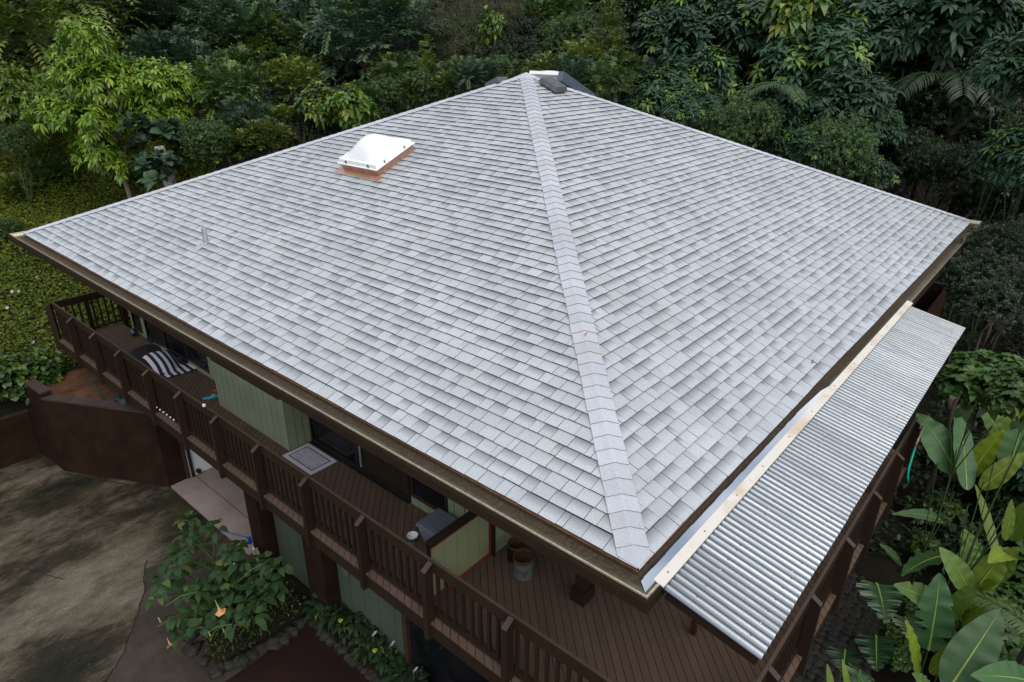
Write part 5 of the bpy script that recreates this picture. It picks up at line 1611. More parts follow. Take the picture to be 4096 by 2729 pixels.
    ('shrub', 'mid green heart leaved plant filling the gaps between the banana plants', 'plant', 'heart', 6.82, -1.58, -4.6, 0.32, 2.64, 'heart leaved filler plants in the banana garden', 1.0, 'stems', 'crown'),
    ('shrub', 'mid green heart leaved plant filling the gaps between the banana plants', 'plant', 'heart', 5.68, -1.61, -4.6, 0.38, 2.89, 'heart leaved filler plants in the banana garden', 1.0, 'stems', 'crown'),
    ('shrub', 'dark leafy understorey plant among the banana plants', 'plant', 'under', 5.92, -2.68, -4.4, 0.55, 1.37, 'understorey plants in the banana garden', 1.0, 'stems', 'crown'),
    ('shrub', 'mid green heart leaved plant filling the gaps between the banana plants', 'plant', 'heart', 15.5, -1.68, -4.4, 0.77, 4.37, 'heart leaved filler plants in the banana garden', 1.0, 'stems', 'crown'),
    ('tree', 'mid green small leaved tree deep in the forest behind the house', 'tree', 'fine_b', 19.05, 22.0, 4.65, 1.28, 0.45, 'mid green small leaved forest trees', 1.0, 'bark', 'crown'),
    ('tree', 'mid green small leaved tree deep in the forest behind the house', 'tree', 'fine_b', 16.22, 17.07, 3.33, 0.7, 2.67, 'mid green small leaved forest trees', 1.0, 'bark', 'crown'),
    ('tree', 'dark small leaved evergreen tree deep in the forest behind the house', 'tree', 'fine_a', 18.3, 17.0, 3.77, 0.73, 2.67, 'dark small leaved forest trees', 1.0, 'bark', 'crown'),
    ('tree', 'mid green feathery tree deep in the forest behind the house', 'tree', 'pinnate_a', 15.22, 18.74, 3.31, 0.82, 5.52, 'mid green feathery forest trees', 1.0, 'bark', 'crown'),
    ('tree', 'mid green feathery tree deep in the forest behind the house', 'tree', 'pinnate_a', 7.18, 26.07, 2.82, 1.12, 5.88, 'mid green feathery forest trees', 1.0, 'bark', 'crown'),
    ('tree', 'blue green feathery tree deep in the forest behind the house', 'tree', 'pinnate_b', 9.16, 26.33, 3.92, 1.34, 2.35, 'blue green feathery forest trees', 1.0, 'bark', 'crown'),
    ('tree', 'blue green feathery tree deep in the forest behind the house', 'tree', 'pinnate_b', 10.15, 22.45, 3.44, 1.1, 5.64, 'blue green feathery forest trees', 1.0, 'bark', 'crown'),
    ('tree', 'mid green feathery tree deep in the forest behind the house', 'tree', 'pinnate_a', 10.71, 20.95, 3.3, 0.85, 4.97, 'mid green feathery forest trees', 1.0, 'bark', 'crown'),
    ('tree', 'mid green feathery tree deep in the forest behind the house', 'tree', 'pinnate_a', 20.81, 17.08, 4.07, 1.16, 1.65, 'mid green feathery forest trees', 1.0, 'bark', 'crown'),
    ('tree', 'mid green small leaved tree deep in the forest behind the house', 'tree', 'fine_b', 18.61, 13.3, 3.72, 0.6, 2.91, 'mid green small leaved forest trees', 1.0, 'bark', 'crown'),
    ('tree', 'umbrella leaved tree with pale tips deep in the forest', 'tree', 'umb_b', 22.01, 11.47, 4.61, 1.2, 0.77, 'pale tipped umbrella leaved forest trees', 1.0, 'bark', 'crown'),
    ('tree', 'umbrella leaved tree with pale tips deep in the forest', 'tree', 'umb_b', 22.28, 8.46, 4.9, 1.16, 5.11, 'pale tipped umbrella leaved forest trees', 1.0, 'bark', 'crown'),
    ('tree', 'dark umbrella leaved tree deep in the forest behind the house', 'tree', 'umb_a', 22.39, 4.98, 3.88, 1.12, 4.16, 'umbrella leaved forest trees', 1.0, 'bark', 'crown'),
    ('tree', 'dark small leaved evergreen tree deep in the forest behind the house', 'tree', 'fine_a', 23.73, 3.62, 3.82, 0.83, 5.57, 'dark small leaved forest trees', 1.0, 'bark', 'crown'),
    ('tree', 'dark small leaved evergreen tree deep in the forest behind the house', 'tree', 'fine_a', 20.91, 1.98, 2.05, 0.67, 4.98, 'dark small leaved forest trees', 1.0, 'bark', 'crown'),
    ('tree', 'dark small leaved evergreen tree deep in the forest behind the house', 'tree', 'fine_a', 19.67, 2.38, 0.54, 0.61, 4.19, 'dark small leaved forest trees', 1.0, 'bark', 'crown'),
    ('tree', 'dark small leaved evergreen tree deep in the forest behind the house', 'tree', 'fine_a', 17.86, 0.99, 0.65, 0.49, 4.61, 'dark small leaved forest trees', 1.0, 'bark', 'crown'),
    ('tree', 'dark umbrella leaved tree deep in the forest behind the house', 'tree', 'umb_a', 18.52, 3.45, 1.41, 0.62, 3.54, 'umbrella leaved forest trees', 1.0, 'bark', 'crown'),
    ('shrub', 'small yellow green bush growing out of the ground cover on the left slope', 'shrub', 'bright', 1.77, 21.91, -0.41, 0.55, 0.65, 'yellow green bushes on the left slope', 1.0, 'stems', 'crown'),
    ('shrub', 'small mid green feathery bush growing out of the ground cover on the left slope', 'shrub', 'pinnate_a', 2.93, 22.29, -0.11, 0.35, 3.69, 'mid green feathery bushes on the left slope', 1.0, 'stems', 'crown'),
    ('shrub', 'small mid green small leaved bush growing out of the ground cover on the left slope', 'shrub', 'fine_b', 0.92, 20.21, -1.2, 0.21, 0.03, 'mid green small leaved bushes on the left slope', 1.0, 'stems', 'crown'),
    ('shrub', 'small yellow green bush growing out of the ground cover on the left slope', 'shrub', 'bright', 3.9, 22.51, 0.13, 0.48, 0.9, 'yellow green bushes on the left slope', 1.0, 'stems', 'crown'),
    ('shrub', 'small mid green feathery bush growing out of the ground cover on the left slope', 'shrub', 'pinnate_a', 4.7, 21.16, -0.28, 0.29, 4.86, 'mid green feathery bushes on the left slope', 1.0, 'stems', 'crown'),
    ('shrub', 'small yellow green bush growing out of the ground cover on the left slope', 'shrub', 'bright', 5.07, 22.52, 0.31, 0.58, 0.28, 'yellow green bushes on the left slope', 1.0, 'stems', 'crown'),
    ('shrub', 'leafy shrub in the garden beyond the banana plants', 'shrub', 'heart', 6, -3.0, -4.2, 1.0, 4.69, 'shrubs beyond the banana plants', 1.0, 'stems', 'crown'),
    ('shrub', 'leafy shrub in the garden beyond the banana plants', 'shrub', 'heart', 8.5, -3.4, -4.0, 1.2, 1.01, 'shrubs beyond the banana plants', 1.0, 'stems', 'crown'),
    ('shrub', 'leafy shrub in the garden beyond the banana plants', 'shrub', 'umb_a', 11, -2.8, -3.6, 0.7, 4.34, 'shrubs beyond the banana plants', 1.0, 'stems', 'crown'),
    ('shrub', 'leafy shrub in the garden beyond the banana plants', 'shrub', 'umb_b', 13, -4.5, -3.0, 0.9, 4.75, 'shrubs beyond the banana plants', 1.0, 'stems', 'crown'),
    ('shrub', 'leafy shrub in the garden beyond the banana plants', 'shrub', 'umb_a', 16, -3.5, -2.2, 1.1, 4.23, 'shrubs beyond the banana plants', 1.0, 'stems', 'crown'),
    ('shrub', 'leafy shrub in the garden beyond the banana plants', 'shrub', 'fine_b', 19, -5, -1.5, 1.0, 3.25, 'shrubs beyond the banana plants', 1.0, 'stems', 'crown'),
    ('shrub', 'leafy shrub in the garden beyond the banana plants', 'shrub', 'fine_b', 10, -5.5, -3.2, 0.8, 3.04, 'shrubs beyond the banana plants', 1.0, 'stems', 'crown'),
    ('shrub', 'leafy shrub in the garden beyond the banana plants', 'shrub', 'heart', 7, -5.5, -4.0, 1.3, 4.04, 'shrubs beyond the banana plants', 1.0, 'stems', 'crown'),
]
for row in PLANTS:
    plant(*row)

# the light green tree at the left, with its own lobes (seen from the house)
def own_tree(name, label, x, y, zc, lobes, mat, ncl):
    gz = ground_z(x, y)
    o = thing(name, label, "tree", (x, y, gz))
    me = cloud_mesh("crown_bright_tree", [clustered(lobes, ncl, 10, 0.205, 0.068, 0.35, spread=0.95, up=0.45, young=0.30, hang=0.30, fine=True, shell=0.45)], mat)
    c = link("crown", me)
    c.parent = o
    c.location = (0, 0, zc - gz)
    t = link("trunk", TRUNK["pale"][0])
    t.parent = o
    t.scale = (0.9, 0.9, zc - gz)
    return o
own_tree('tree', 'light green tree with drooping glossy leaves on the grassy slope', 3.72, 18.80, 2.52, [(-0.13, 0.16, 1.11, 0.61, 0.61, 0.51), (-0.31, 0.82, 0.40, 0.74, 0.74, 0.57), (-0.15, -0.13, 0.08, 0.90, 0.90, 0.70), (0.90, -0.74, 0.09, 0.74, 0.74, 0.51), (1.48, -1.11, -0.02, 0.51, 0.51, 0.45), (-1.03, 0.74, -0.75, 0.70, 0.70, 0.51), (-0.54, -0.14, -0.82, 0.74, 0.74, 0.57), (0.40, -0.31, -0.82, 0.57, 0.57, 0.45), (1.22, -1.11, -0.81, 0.45, 0.45, 0.45), (-0.67, -0.14, -1.64, 0.57, 0.57, 0.49), (-0.40, -0.45, -2.05, 0.39, 0.39, 0.34), (0.64, -0.75, -0.57, 0.57, 0.57, 0.49)], 'leaf_bright', 950)

# palms: arching fronds with two ranks of leaflets
def frond_pack(base, az, length, rise, sag, npair, lw, cval, young=0.0, Lf=0.34):
    t = np.linspace(0.10, 1.0, npair)
    tt = np.repeat(t, 2)
    sg = np.tile([1.0, -1.0], npair)
    h = np.array([math.cos(az), math.sin(az), 0])
    pos = np.array(base)[None, :] + h[None, :] * (length * tt)[:, None]
    pos[:, 2] += rise * length * tt - sag * length * tt ** 2
    ax = np.repeat(h[None, :], len(tt), 0)
    ax[:, 2] = rise - 2 * sag * tt
    ax = unit(ax)
    side = unit(np.cross(ax, np.array([[0, 0, 1.0]])))
    D = unit(ax * 0.55 + side * sg[:, None] + 0.06 * nrg.normal(size=ax.shape))
    N = unit(np.cross(side, ax))
    L = length * Lf * (1 - 0.75 * np.abs(tt - 0.42) ** 1.4) * nrg.uniform(0.9, 1.1, len(tt))
    c = np.stack([nrg.random(len(tt)), np.full(len(tt), young), np.full(len(tt), cval)], 1)
    return leaf_arrays(pos, D, N, L, np.full(len(tt), lw), 0.38, c, True)
def palm(label, x, y, zc, s, mat, seed, n=12, group=None, only=None, rise=0.75, sag=0.95):
    r = random.Random(seed)
    gz = ground_z(x, y)
    o = thing("palm", label, "palm", (x, y, gz), group)
    h = max(0.3, zc - gz)
    for i in range(n):
        az = (2 * math.pi * i / n + r.uniform(-0.2, 0.2)) if only is None else only[i]
        me = cloud_mesh("frond", [frond_pack((0, 0, 0), az, s * r.uniform(0.85, 1.1), rise * r.uniform(0.6, 1.2), sag, 30, s * 0.028, r.random())], mat)
        f = link("frond", me)
        f.parent = o
        f.location = (0, 0, h)
        rb_ = MB()
        L = s
        rb_.tube([(math.cos(az) * L * t, math.sin(az) * L * t, rise * L * t - sag * L * t * t) for t in (0, 0.2, 0.4, 0.6, 0.8, 0.95)], [0.02 * s, 0.017 * s, 0.013 * s, 0.009 * s, 0.006 * s, 0.003 * s], 5)
        k = rb_.build("midrib", "stem_green" if mat != "leaf_dead" else "bark", f)
    tm = MB().tube([(0, 0, -0.2), (0.04, 0.02, h * 0.5), (0, 0, h + 0.02)], [0.11, 0.09, 0.075], 8).build("trunk", "bark")
    tm.parent = o
    return o
palm('dead brown palm with hanging fronds in the dark hollow right of the roof', 20.70, 2.83, 1.28, 2.2, 'leaf_dead', 5, 6, rise=0.55, sag=1.25)
palm('dark green palm above the dead brown palm', 20.90, 2.26, 2.67, 1.7, 'leaf_under', 6, 9)
palm('pale green palm frond poking out between the umbrella trees', 14.39, 4.70, 2.72, 1.05, 'leaf_mid', 7, 3, only=[1.9, 2.3, 4.0], rise=0.4, sag=0.6)
palm('yellow green palm frond at the lower right edge among the banana leaves', 5.14, -2.90, -2.90, 0.82, 'leaf_olive', 8, 1, only=[1.49], rise=0.5, sag=0.4)

# ------------------------------------------------------------------ broad blades: banana, heliconia, monstera
def blade(name, p0, p1, w, nrm, mat, arch=0.10, fold=0.16, young=0.0, tears=0, parent=None, seed=0, sag=0.0, rib="leaf_rib", prof=0.75, slits=0):
    r = random.Random(seed)
    p0, p1, nrm = Vector(p0), Vector(p1), Vector(nrm).normalized()
    d = p1 - p0
    L = d.length
    s = d.cross(nrm).normalized()
    nrm = s.cross(d).normalized()
    n = 30 if not slits else 54
    cut = {}
    for k in range(tears):
        cut[(r.choice((-1, 1)), r.randrange(5, n - 3))] = r.uniform(0.3, 0.85)
    if slits:
        for sd in (-1, 1):
            for k in range(slits):
                cut[(sd, 7 + int((n - 14) * k / slits))] = 0.34
    tone, cl = r.random(), r.random()
    m = MB()
    spine = []
    ac = (-1.0, -0.55, 0.0, 0.55, 1.0)
    for i in range(n + 1):
        t = i / n
        hw = w * 0.5 * max(0.02, math.sin(math.pi * min(1.0, 0.04 + 0.955 * t ** prof)) ** 0.72)
        c = p0 + d * t + nrm * (arch * L * 4 * t * (1 - t)) - Vector((0, 0, sag * L * t * t))
        spine.append(c)
        wav = 0.035 * w * math.sin(i * 1.1 + seed)
        for a in ac:
            k = 1.0
            if a != 0:
                f = cut.get((1 if a > 0 else -1, i))
                if f is not None:
                    k = f if abs(a) > 0.9 else max(f, 0.5)
            v = c + s * (hw * a * k) + nrm * (fold * hw * abs(a) * (1 if abs(a) < 0.9 else 0.75) + wav * abs(a) * (1 if a > 0 else -0.6))
            m.v.append(tuple(v))
            m.c.append((max(0.0, tone * 0.5 + (0.42 if i % 2 else 0.0) * (1 if a else 0.3) + 0.16 * r.random()), young * (0.75 + 0.25 * (1 - abs(a))), cl))
    q = len(ac)
    for i in range(n):
        for j in range(q - 1):
            m.f.append((i * q + j, i * q + j + 1, (i + 1) * q + j + 1, (i + 1) * q + j))
            m.mi.append(0)
    o = m.build(name, mat, parent, smooth=True, attr="leafcol")
    rad = [max(0.0015, 0.011 * (w / 0.3) * (1 - i / n)) for i in range(n + 1)]
    MB().tube([c + nrm * 0.003 for c in spine][::3], rad[::3], 6).build("midrib", rib, o)
    return o

def stem_to_ground(p, g, rad, parent, mat="stem_green"):
    p, g = Vector(p), Vector(g)
    mid = (p + g) * 0.5 + Vector((0.03, -0.02, 0.05))
    b = MB().tube([g - Vector((0, 0, 0.08)), mid, p], [rad * 1.4, rad * 1.1, rad], 8)
    return b.build("stem", mat, parent)

CAMP = Vector(CAM_LOC)
def broad_plant(name, label, cat, ground_xy, leaves, mat, group=None, sag=0.0):
    gz = ground_z(*ground_xy)
    o = thing(name, label, cat, (ground_xy[0], ground_xy[1], gz), group)
    for i, (p0, p1, w, roll, young, tears, arch, slits) in enumerate(leaves):
        c = (Vector(p0) + Vector(p1)) * 0.5
        to_cam = (CAMP - c).normalized()
        nrm = (to_cam * 0.5 + Vector((0, 0, 0.75))).normalized()
        nrm = Matrix.Rotation(roll, 3, (Vector(p1) - Vector(p0)).normalized()) @ nrm
        blade("leaf", p0, p1, w, nrm, mat, arch, 0.16, young, tears, o, seed=int(abs(p0[0] * 97 + p1[2] * 53 + i * 7)), sag=sag, prof=0.75 if not slits else 0.55, slits=slits)
        if i > 0:
            continue
        g = (p0[0] * 0.88 + ground_xy[0] * 0.12, p0[1] * 0.88 + ground_xy[1] * 0.12)
        stem_to_ground(p0, (g[0], g[1], ground_z(*g)), 0.011, o)
    return o
broad_plant('banana_plant', 'tall banana plant whose long leaf reaches the end of the awning', 'plant', (9.63, -1.60), [
    ((9.784, -1.451, -3.700), (10.353, -0.495, -2.900), 0.648, 0.00, 0.00, 0, 0.06, 0),
    ((9.370, -1.679, -3.700), (10.519, -1.084, -2.600), 0.400, 0.30, 0.00, 0, 0.03, 0),
    ((9.732, -1.662, -3.600), (10.090, -1.897, -2.600), 0.410, -0.30, 0.90, 0, 0.04, 0)], 'leaf_banana', None, 0.05)
broad_plant('banana_plant', 'banana plant at the right edge with upright dark leaves', 'plant', (9.19, -2.16), [
    ((9.416, -1.877, -3.600), (9.861, -2.310, -2.800), 0.348, 0.20, 0.80, 0, 0.05, 0),
    ((10.048, -2.150, -3.400), (10.539, -2.137, -2.400), 0.521, 0.00, 0.00, 0, 0.03, 0),
    ((8.117, -2.460, -3.600), (7.873, -2.481, -2.600), 0.304, 0.00, 0.45, 0, 0.03, 0)], 'leaf_banana', None, 0.05)
broad_plant('banana_plant', 'banana plant with a large torn upright leaf in the lower right', 'plant', (4.42, -1.92), [
    ((4.452, -1.922, -3.300), (4.780, -1.771, -2.300), 0.443, 0.15, 0.00, 7, 0.03, 0),
    ((4.966, -1.847, -3.000), (4.414, -1.362, -2.500), 0.326, -0.40, 0.35, 2, 0.06, 0),
    ((4.202, -2.016, -3.400), (4.409, -2.455, -2.500), 0.274, -0.20, 0.95, 0, 0.04, 0),
    ((4.062, -1.911, -3.400), (4.005, -1.610, -2.600), 0.238, 0.50, 0.80, 0, 0.02, 0)], 'leaf_banana', None, 0.05)
broad_plant('banana_plant', 'banana plant at the bottom edge with a broad dark blue green leaf', 'plant', (4.01, -2.44), [
    ((3.845, -2.222, -3.200), (4.605, -2.441, -2.300), 0.480, 0.25, 0.00, 1, 0.03, 0),
    ((4.613, -2.976, -3.200), (3.744, -2.365, -2.700), 0.369, -0.30, 0.00, 0, 0.08, 0),
    ((3.579, -2.116, -3.200), (3.406, -1.852, -2.800), 0.277, 0.20, 0.25, 0, 0.05, 0)], 'leaf_banana', None, 0.05)
broad_plant('heliconia', 'heliconia with dull dark leaves below the first banana plant', 'plant', (7.36, -1.67), [
    ((7.409, -1.884, -3.800), (6.021, -1.327, -3.500), 0.454, 0.60, 0.00, 0, 0.06, 0),
    ((6.849, -1.233, -4.000), (6.644, -0.867, -3.600), 0.203, 0.20, 0.00, 0, 0.04, 0),
    ((8.371, -1.521, -3.900), (7.492, -0.845, -3.500), 0.217, -0.20, 0.10, 0, 0.10, 0),
    ((6.795, -2.052, -3.800), (6.976, -1.949, -3.100), 0.455, 0.50, 0.25, 0, 0.03, 0)], 'leaf_banana', None, 0.05)
broad_plant('heliconia', 'heliconia with tall thin pale leaves at the right edge', 'plant', (7.00, -2.32), [
    ((6.576, -2.352, -3.400), (6.628, -2.495, -2.700), 0.314, 0.10, 0.55, 0, 0.03, 0),
    ((6.998, -2.335, -3.300), (7.810, -1.782, -2.600), 0.175, 0.40, 0.55, 0, 0.02, 0),
    ((7.583, -2.376, -3.300), (7.693, -2.276, -2.600), 0.167, 0.20, 0.60, 0, 0.02, 0),
    ((7.051, -2.103, -3.500), (7.021, -1.834, -3.000), 0.297, -0.30, 0.40, 2, 0.05, 0),
    ((6.799, -2.451, -3.000), (6.187, -2.232, -2.850), 0.283, 0.00, 1.00, 0, 0.10, 0)], 'leaf_banana', None, 0.05)
broad_plant('banana_plant', 'banana plant with yellow green leaves in the middle of the right garden', 'plant', (6.41, -2.22), [
    ((6.465, -2.215, -3.600), (6.704, -2.409, -2.800), 0.371, 0.10, 0.60, 1, 0.05, 0),
    ((6.358, -2.168, -3.600), (6.334, -1.640, -3.000), 0.344, -0.20, 0.35, 0, 0.06, 0),
    ((6.399, -2.287, -3.600), (6.146, -2.405, -3.100), 0.275, 0.40, 0.80, 0, 0.08, 0)], 'leaf_banana', None, 0.05)
broad_plant('banana_plant', 'banana plant at the right edge below the bush by the awning', 'plant', (11.65, -1.92), [
    ((11.795, -1.897, -3.700), (11.890, -1.354, -3.000), 0.421, 0.10, 0.30, 0, 0.05, 0),
    ((11.716, -1.950, -3.700), (12.279, -2.061, -2.900), 0.450, -0.20, 0.55, 0, 0.05, 0),
    ((11.427, -1.900, -3.700), (11.058, -1.691, -3.200), 0.310, 0.30, 0.80, 0, 0.06, 0)], 'leaf_banana', None, 0.05)
broad_plant('banana_plant', 'banana plant with arching mid green leaves beside the monstera', 'plant', (5.63, -2.16), [
    ((5.644, -2.126, -3.600), (5.346, -1.632, -3.100), 0.313, 0.20, 0.20, 3, 0.08, 0),
    ((5.667, -2.152, -3.600), (5.656, -2.158, -2.900), 0.350, -0.30, 0.40, 0, 0.05, 0),
    ((5.588, -2.195, -3.600), (5.438, -2.410, -3.100), 0.287, 0.20, 0.65, 1, 0.08, 0)], 'leaf_banana', None, 0.05)
broad_plant('monstera', 'monstera with split leaves beside the lava rocks', 'plant', (5.38, -1.31), [
    ((5.761, -1.064, -3.700), (5.019, -1.372, -3.650), 0.615, 0.00, 0.00, 0, 0.06, 10),
    ((4.809, -1.321, -3.800), (4.177, -1.492, -3.750), 0.520, 0.20, 0.00, 0, 0.06, 10),
    ((5.571, -1.545, -3.900), (5.087, -1.766, -3.850), 0.486, -0.20, 0.05, 0, 0.06, 9)], 'leaf_monstera', None, 0.05)
broad_plant('monstera', 'small monstera at the bottom edge below the larger one', 'plant', (4.39, -1.17), [
    ((4.493, -1.045, -4.000), (4.096, -1.145, -4.000), 0.459, 0.20, 0.00, 0, 0.06, 9),
    ((4.283, -1.300, -4.000), (3.872, -1.351, -4.000), 0.370, -0.20, 0.10, 0, 0.06, 9)], 'leaf_monstera', None, 0.05)
broad_plant('heliconia', 'young heliconia with yellow green shoots at the bottom edge', 'plant', (3.73, -1.34), [
    ((3.657, -1.153, -4.100), (3.814, -0.963, -3.700), 0.104, 0.20, 0.70, 0, 0.02, 0),
    ((3.713, -1.334, -4.000), (3.923, -1.099, -3.600), 0.096, 0.20, 0.60, 0, 0.02, 0),
    ((3.824, -1.525, -3.900), (3.809, -1.315, -3.600), 0.239, 0.20, 0.00, 0, 0.04, 0)], 'leaf_banana', None, 0.05)

# ------------------------------------------------------------------ trumpet flower shrub at the edge of the driveway
sh = thing("trumpet_shrub", "leafy shrub with hanging orange trumpet flowers beside the driveway", "shrub", (-0.25, 7.35, ZG))
def big_leaf_pack(centres, per, L, W, droop, seed):
    r = np.random.default_rng(seed)
    P = np.repeat(np.array(centres, float), per, 0)
    n = len(P)
    az = np.tile(np.arange(per) * 2.4, len(centres)) + np.repeat(r.uniform(0, 6.28, len(centres)), per)
    el = r.uniform(-0.15, 0.75, n)
    D = np.stack([np.cos(az) * np.cos(el), np.sin(az) * np.cos(el), np.sin(el)], 1)
    P = P + D * 0.05 + r.normal(size=P.shape) * 0.02
    N = np.array([[0, 0, 1.0]]) + 0.3 * r.normal(size=P.shape)
    c = np.stack([r.random(n), (r.random(n) < 0.05) * 0.8, np.repeat(r.random(len(centres)), per)], 1)
    return leaf_arrays(P, D, N, L * r.uniform(0.65, 1.15, n), W * r.uniform(0.7, 1.15, n), droop, c, True)
SHC = [
    (-0.304, 8.349, -3.850),
    (-0.500, 7.941, -3.850),
    (-0.751, 7.750, -3.916),
    (-0.264, 8.125, -4.301),
    (-0.521, 7.743, -4.387),
    (-1.168, 7.362, -3.937),
    (-0.863, 7.687, -4.333),
    (-1.391, 7.062, -3.936),
    (-1.053, 6.907, -4.030),
    (-0.938, 6.730, -3.940),
    (-1.375, 6.398, -3.876),
    (-1.410, 6.318, -4.082),
    (-1.214, 6.047, -3.961),
    (-0.495, 7.190, -4.380),
    (-0.168, 7.188, -3.978),
    (0.019, 7.431, -4.119),
    (-0.167, 6.871, -4.007),
    (0.169, 7.091, -4.341),
    (0.125, 6.557, -3.988),
    (0.111, 6.205, -3.886),
    (0.045, 6.701, -4.366),
    (-0.219, 6.480, -4.222),
    (-0.537, 6.500, -4.090),
    (-0.111, 6.069, -3.945),
    (-0.000, 6.204, -4.267),
    (-0.547, 6.369, -4.301),
    (-0.873, 6.289, -4.263),
    (-0.872, 5.876, -4.061),
    (-0.631, 5.701, -3.986),
    (-0.473, 6.246, -4.183),
    (-0.284, 6.143, -4.198),
    (-0.683, 6.530, -4.182),
    (-0.911, 6.559, -4.207),
    (-1.099, 6.632, -4.170),
    (-0.170, 6.877, -4.354),
    (-0.389, 7.064, -4.125),
    (-0.926, 7.456, -3.865),
    (-0.105, 7.830, -3.850),
]
f = link("foliage", cloud_mesh("foliage", [big_leaf_pack(SHC, 9, 0.215, 0.125, 0.55, 5)], "leaf_brugmansia"), sh)
sm = MB()
for i, c in enumerate(SHC):
    c = Vector(c)
    root = Vector((-0.25 + 0.25 * math.sin(i), 7.35 + 0.2 * math.cos(i * 1.7), ZG + 0.05))
    m1 = root.lerp(c, 0.55) + Vector((0, 0, 0.15))
    sm.tube([root, m1, c], [0.022, 0.013, 0.006], 6)
sm.build("stems", "stem_green", sh)
twg = MB()
for i in range(0, len(SHC), 3):
    c = Vector(SHC[i])
    k = Vector((-0.25 + 0.3 * math.sin(i * 1.3), -0.22 + 0.2 * math.cos(i * 2.1), 0.05 + 0.1 * math.sin(i)))
    twg.tube([c, c + k * 0.5 + Vector((0, 0, 0.06)), c + k], [0.008, 0.006, 0.003], 6)
twg.build("twigs", "twig_pale", sh)
def bud(p, d, L, parent):
    p, d = Vector(p), Vector(d).normalized()
    return MB().tube([p, p + d * L * 0.35, p + d * L * 0.8, p + d * L], [0.006, 0.010, 0.014, 0.003], 8).build("bud", "calyx_green", parent, smooth=True)
def trumpet(p, d, L, parent, name="flower"):
    """long tube flaring to a five pointed mouth"""
    p, d = Vector(p), Vector(d).normalized()
    a = d.orthogonal().normalized()
    b_ = d.cross(a)
    m = MB()
    prof = [(0.0, 0.010), (0.25, 0.012), (0.55, 0.020), (0.8, 0.042), (0.93, 0.078), (1.0, 0.105)]
    K = 20
    for t, rr in prof:
        for k in range(K):
            th = 2 * math.pi * k / K
            rk = rr * (1 + (0.28 * max(0, math.cos(5 * th)) if t > 0.9 else 0))
            v = p + d * (L * t - (0.03 * L * 3 if t == 1.0 else 0) * 0.4) + a * (rk * L * 2.6 * math.cos(th)) + b_ * (rk * L * 2.6 * math.sin(th))
            m.v.append(tuple(v)); m.c.append((0, 0, 0))
    for i in range(len(prof) - 1):
        for k in range(K):
            m.f.append((i * K + k, i * K + (k + 1) % K, (i + 1) * K + (k + 1) % K, (i + 1) * K + k))
            m.mi.append(1 if i < 1 else (1 if i == 1 else 0))
    return m.build(name, ["petal_orange", "calyx_green"], parent, smooth=True)
trumpet((-0.869, 6.316, -3.890), (0.12, -0.1, -1.0), 0.26, sh)
bud((-0.454, 8.316, -3.840), (0.12, -0.1, -1.0), 0.12, sh)
bud((-1.268, 7.304, -4.040), (0.12, -0.1, -1.0), 0.12, sh)
bud((-1.135, 6.094, -4.140), (0.12, -0.1, -1.0), 0.11, sh)
bud((-1.496, 6.893, -4.140), (0.12, -0.1, -1.0), 0.11, sh)
bud((-0.970, 5.989, -4.140), (0.12, -0.1, -1.0), 0.10, sh)
bud((-0.269, 6.894, -3.940), (0.12, -0.1, -1.0), 0.10, sh)
ff = trumpet((-1.30, 7.50, ZG + 0.03), (-0.15, -1.0, -0.02), 0.21, None, "fallen_flower")
tag(ff, "single orange trumpet flower fallen on the pale concrete", "flower")

# bed edged with stones
def stone(m, c, r, seed, flat=0.7):
    q = random.Random(seed)
    n1, n2 = 8, 5
    o = len(m.v)
    for j in range(n2 + 1):
        ph = math.pi * j / n2
        for i in range(n1):
            th = 2 * math.pi * i / n1
            k = r * (1 + 0.30 * math.sin(3 * th + seed) * math.sin(2 * ph + seed * 0.7) + q.uniform(-0.10, 0.10))
            m.v.append((c[0] + k * math.sin(ph) * math.cos(th) * 1.15, c[1] + k * math.sin(ph) * math.sin(th), c[2] + k * flat * math.cos(ph)))
            m.c.append((0, 0, 0))
    for j in range(n2):
        for i in range(n1):
            m.f.append((o + j * n1 + i, o + (j + 1) * n1 + i, o + (j + 1) * n1 + (i + 1) % n1, o + j * n1 + (i + 1) % n1))
            m.mi.append(0)
    return m
pb = thing("planting_bed", "stone edged planting bed under the trumpet shrub", "planting bed", (-0.2, 7.0, ZG))
MB().prism([(-1.05, 6.35), (0.5, 6.2), (0.6, 8.0), (0.2, 8.3), (-0.7, 7.8)], ZG - 0.05, ZG + 0.10).build("soil", "soil", pb)
edge = [(-1.08, 6.31), (-0.57, 6.15), (-0.06, 6.10), (0.50, 6.10)]
def along(pts, step):
    out = []
    for (x0, y0), (x1, y1) in zip(pts, pts[1:]):
        L = math.hypot(x1 - x0, y1 - y0)
        k = max(1, int(L / step))
        out += [(x0 + (x1 - x0) * i / k, y0 + (y1 - y0) * i / k) for i in range(k)]
    return out
for i, (x, y) in enumerate(along(edge, 0.15) + along([(-1.08, 6.31), (-1.12, 7.0), (-0.85, 7.8)], 0.24)):
    stone(MB(), (x + rng.uniform(-.03, .03), y + rng.uniform(-.03, .03), ZG + 0.03), rng.uniform(0.09, 0.14), i, 0.75).build("stone", "border_stone", pb, smooth=True)
lowg = []
n = 900
Pp = np.stack([nrg.uniform(-1.0, 0.5, n), nrg.uniform(6.25, 7.2, n), np.full(n, ZG + 0.08)], 1)
Dd = unit(np.stack([nrg.normal(size=n) * 0.5, nrg.normal(size=n) * 0.5, np.ones(n)], 1))
Pp = Pp + Dd * nrg.uniform(0.05, 0.3, n)[:, None]
cc = np.stack([nrg.random(n), (nrg.random(n) < 0.3) * 0.7, nrg.random(n)], 1)
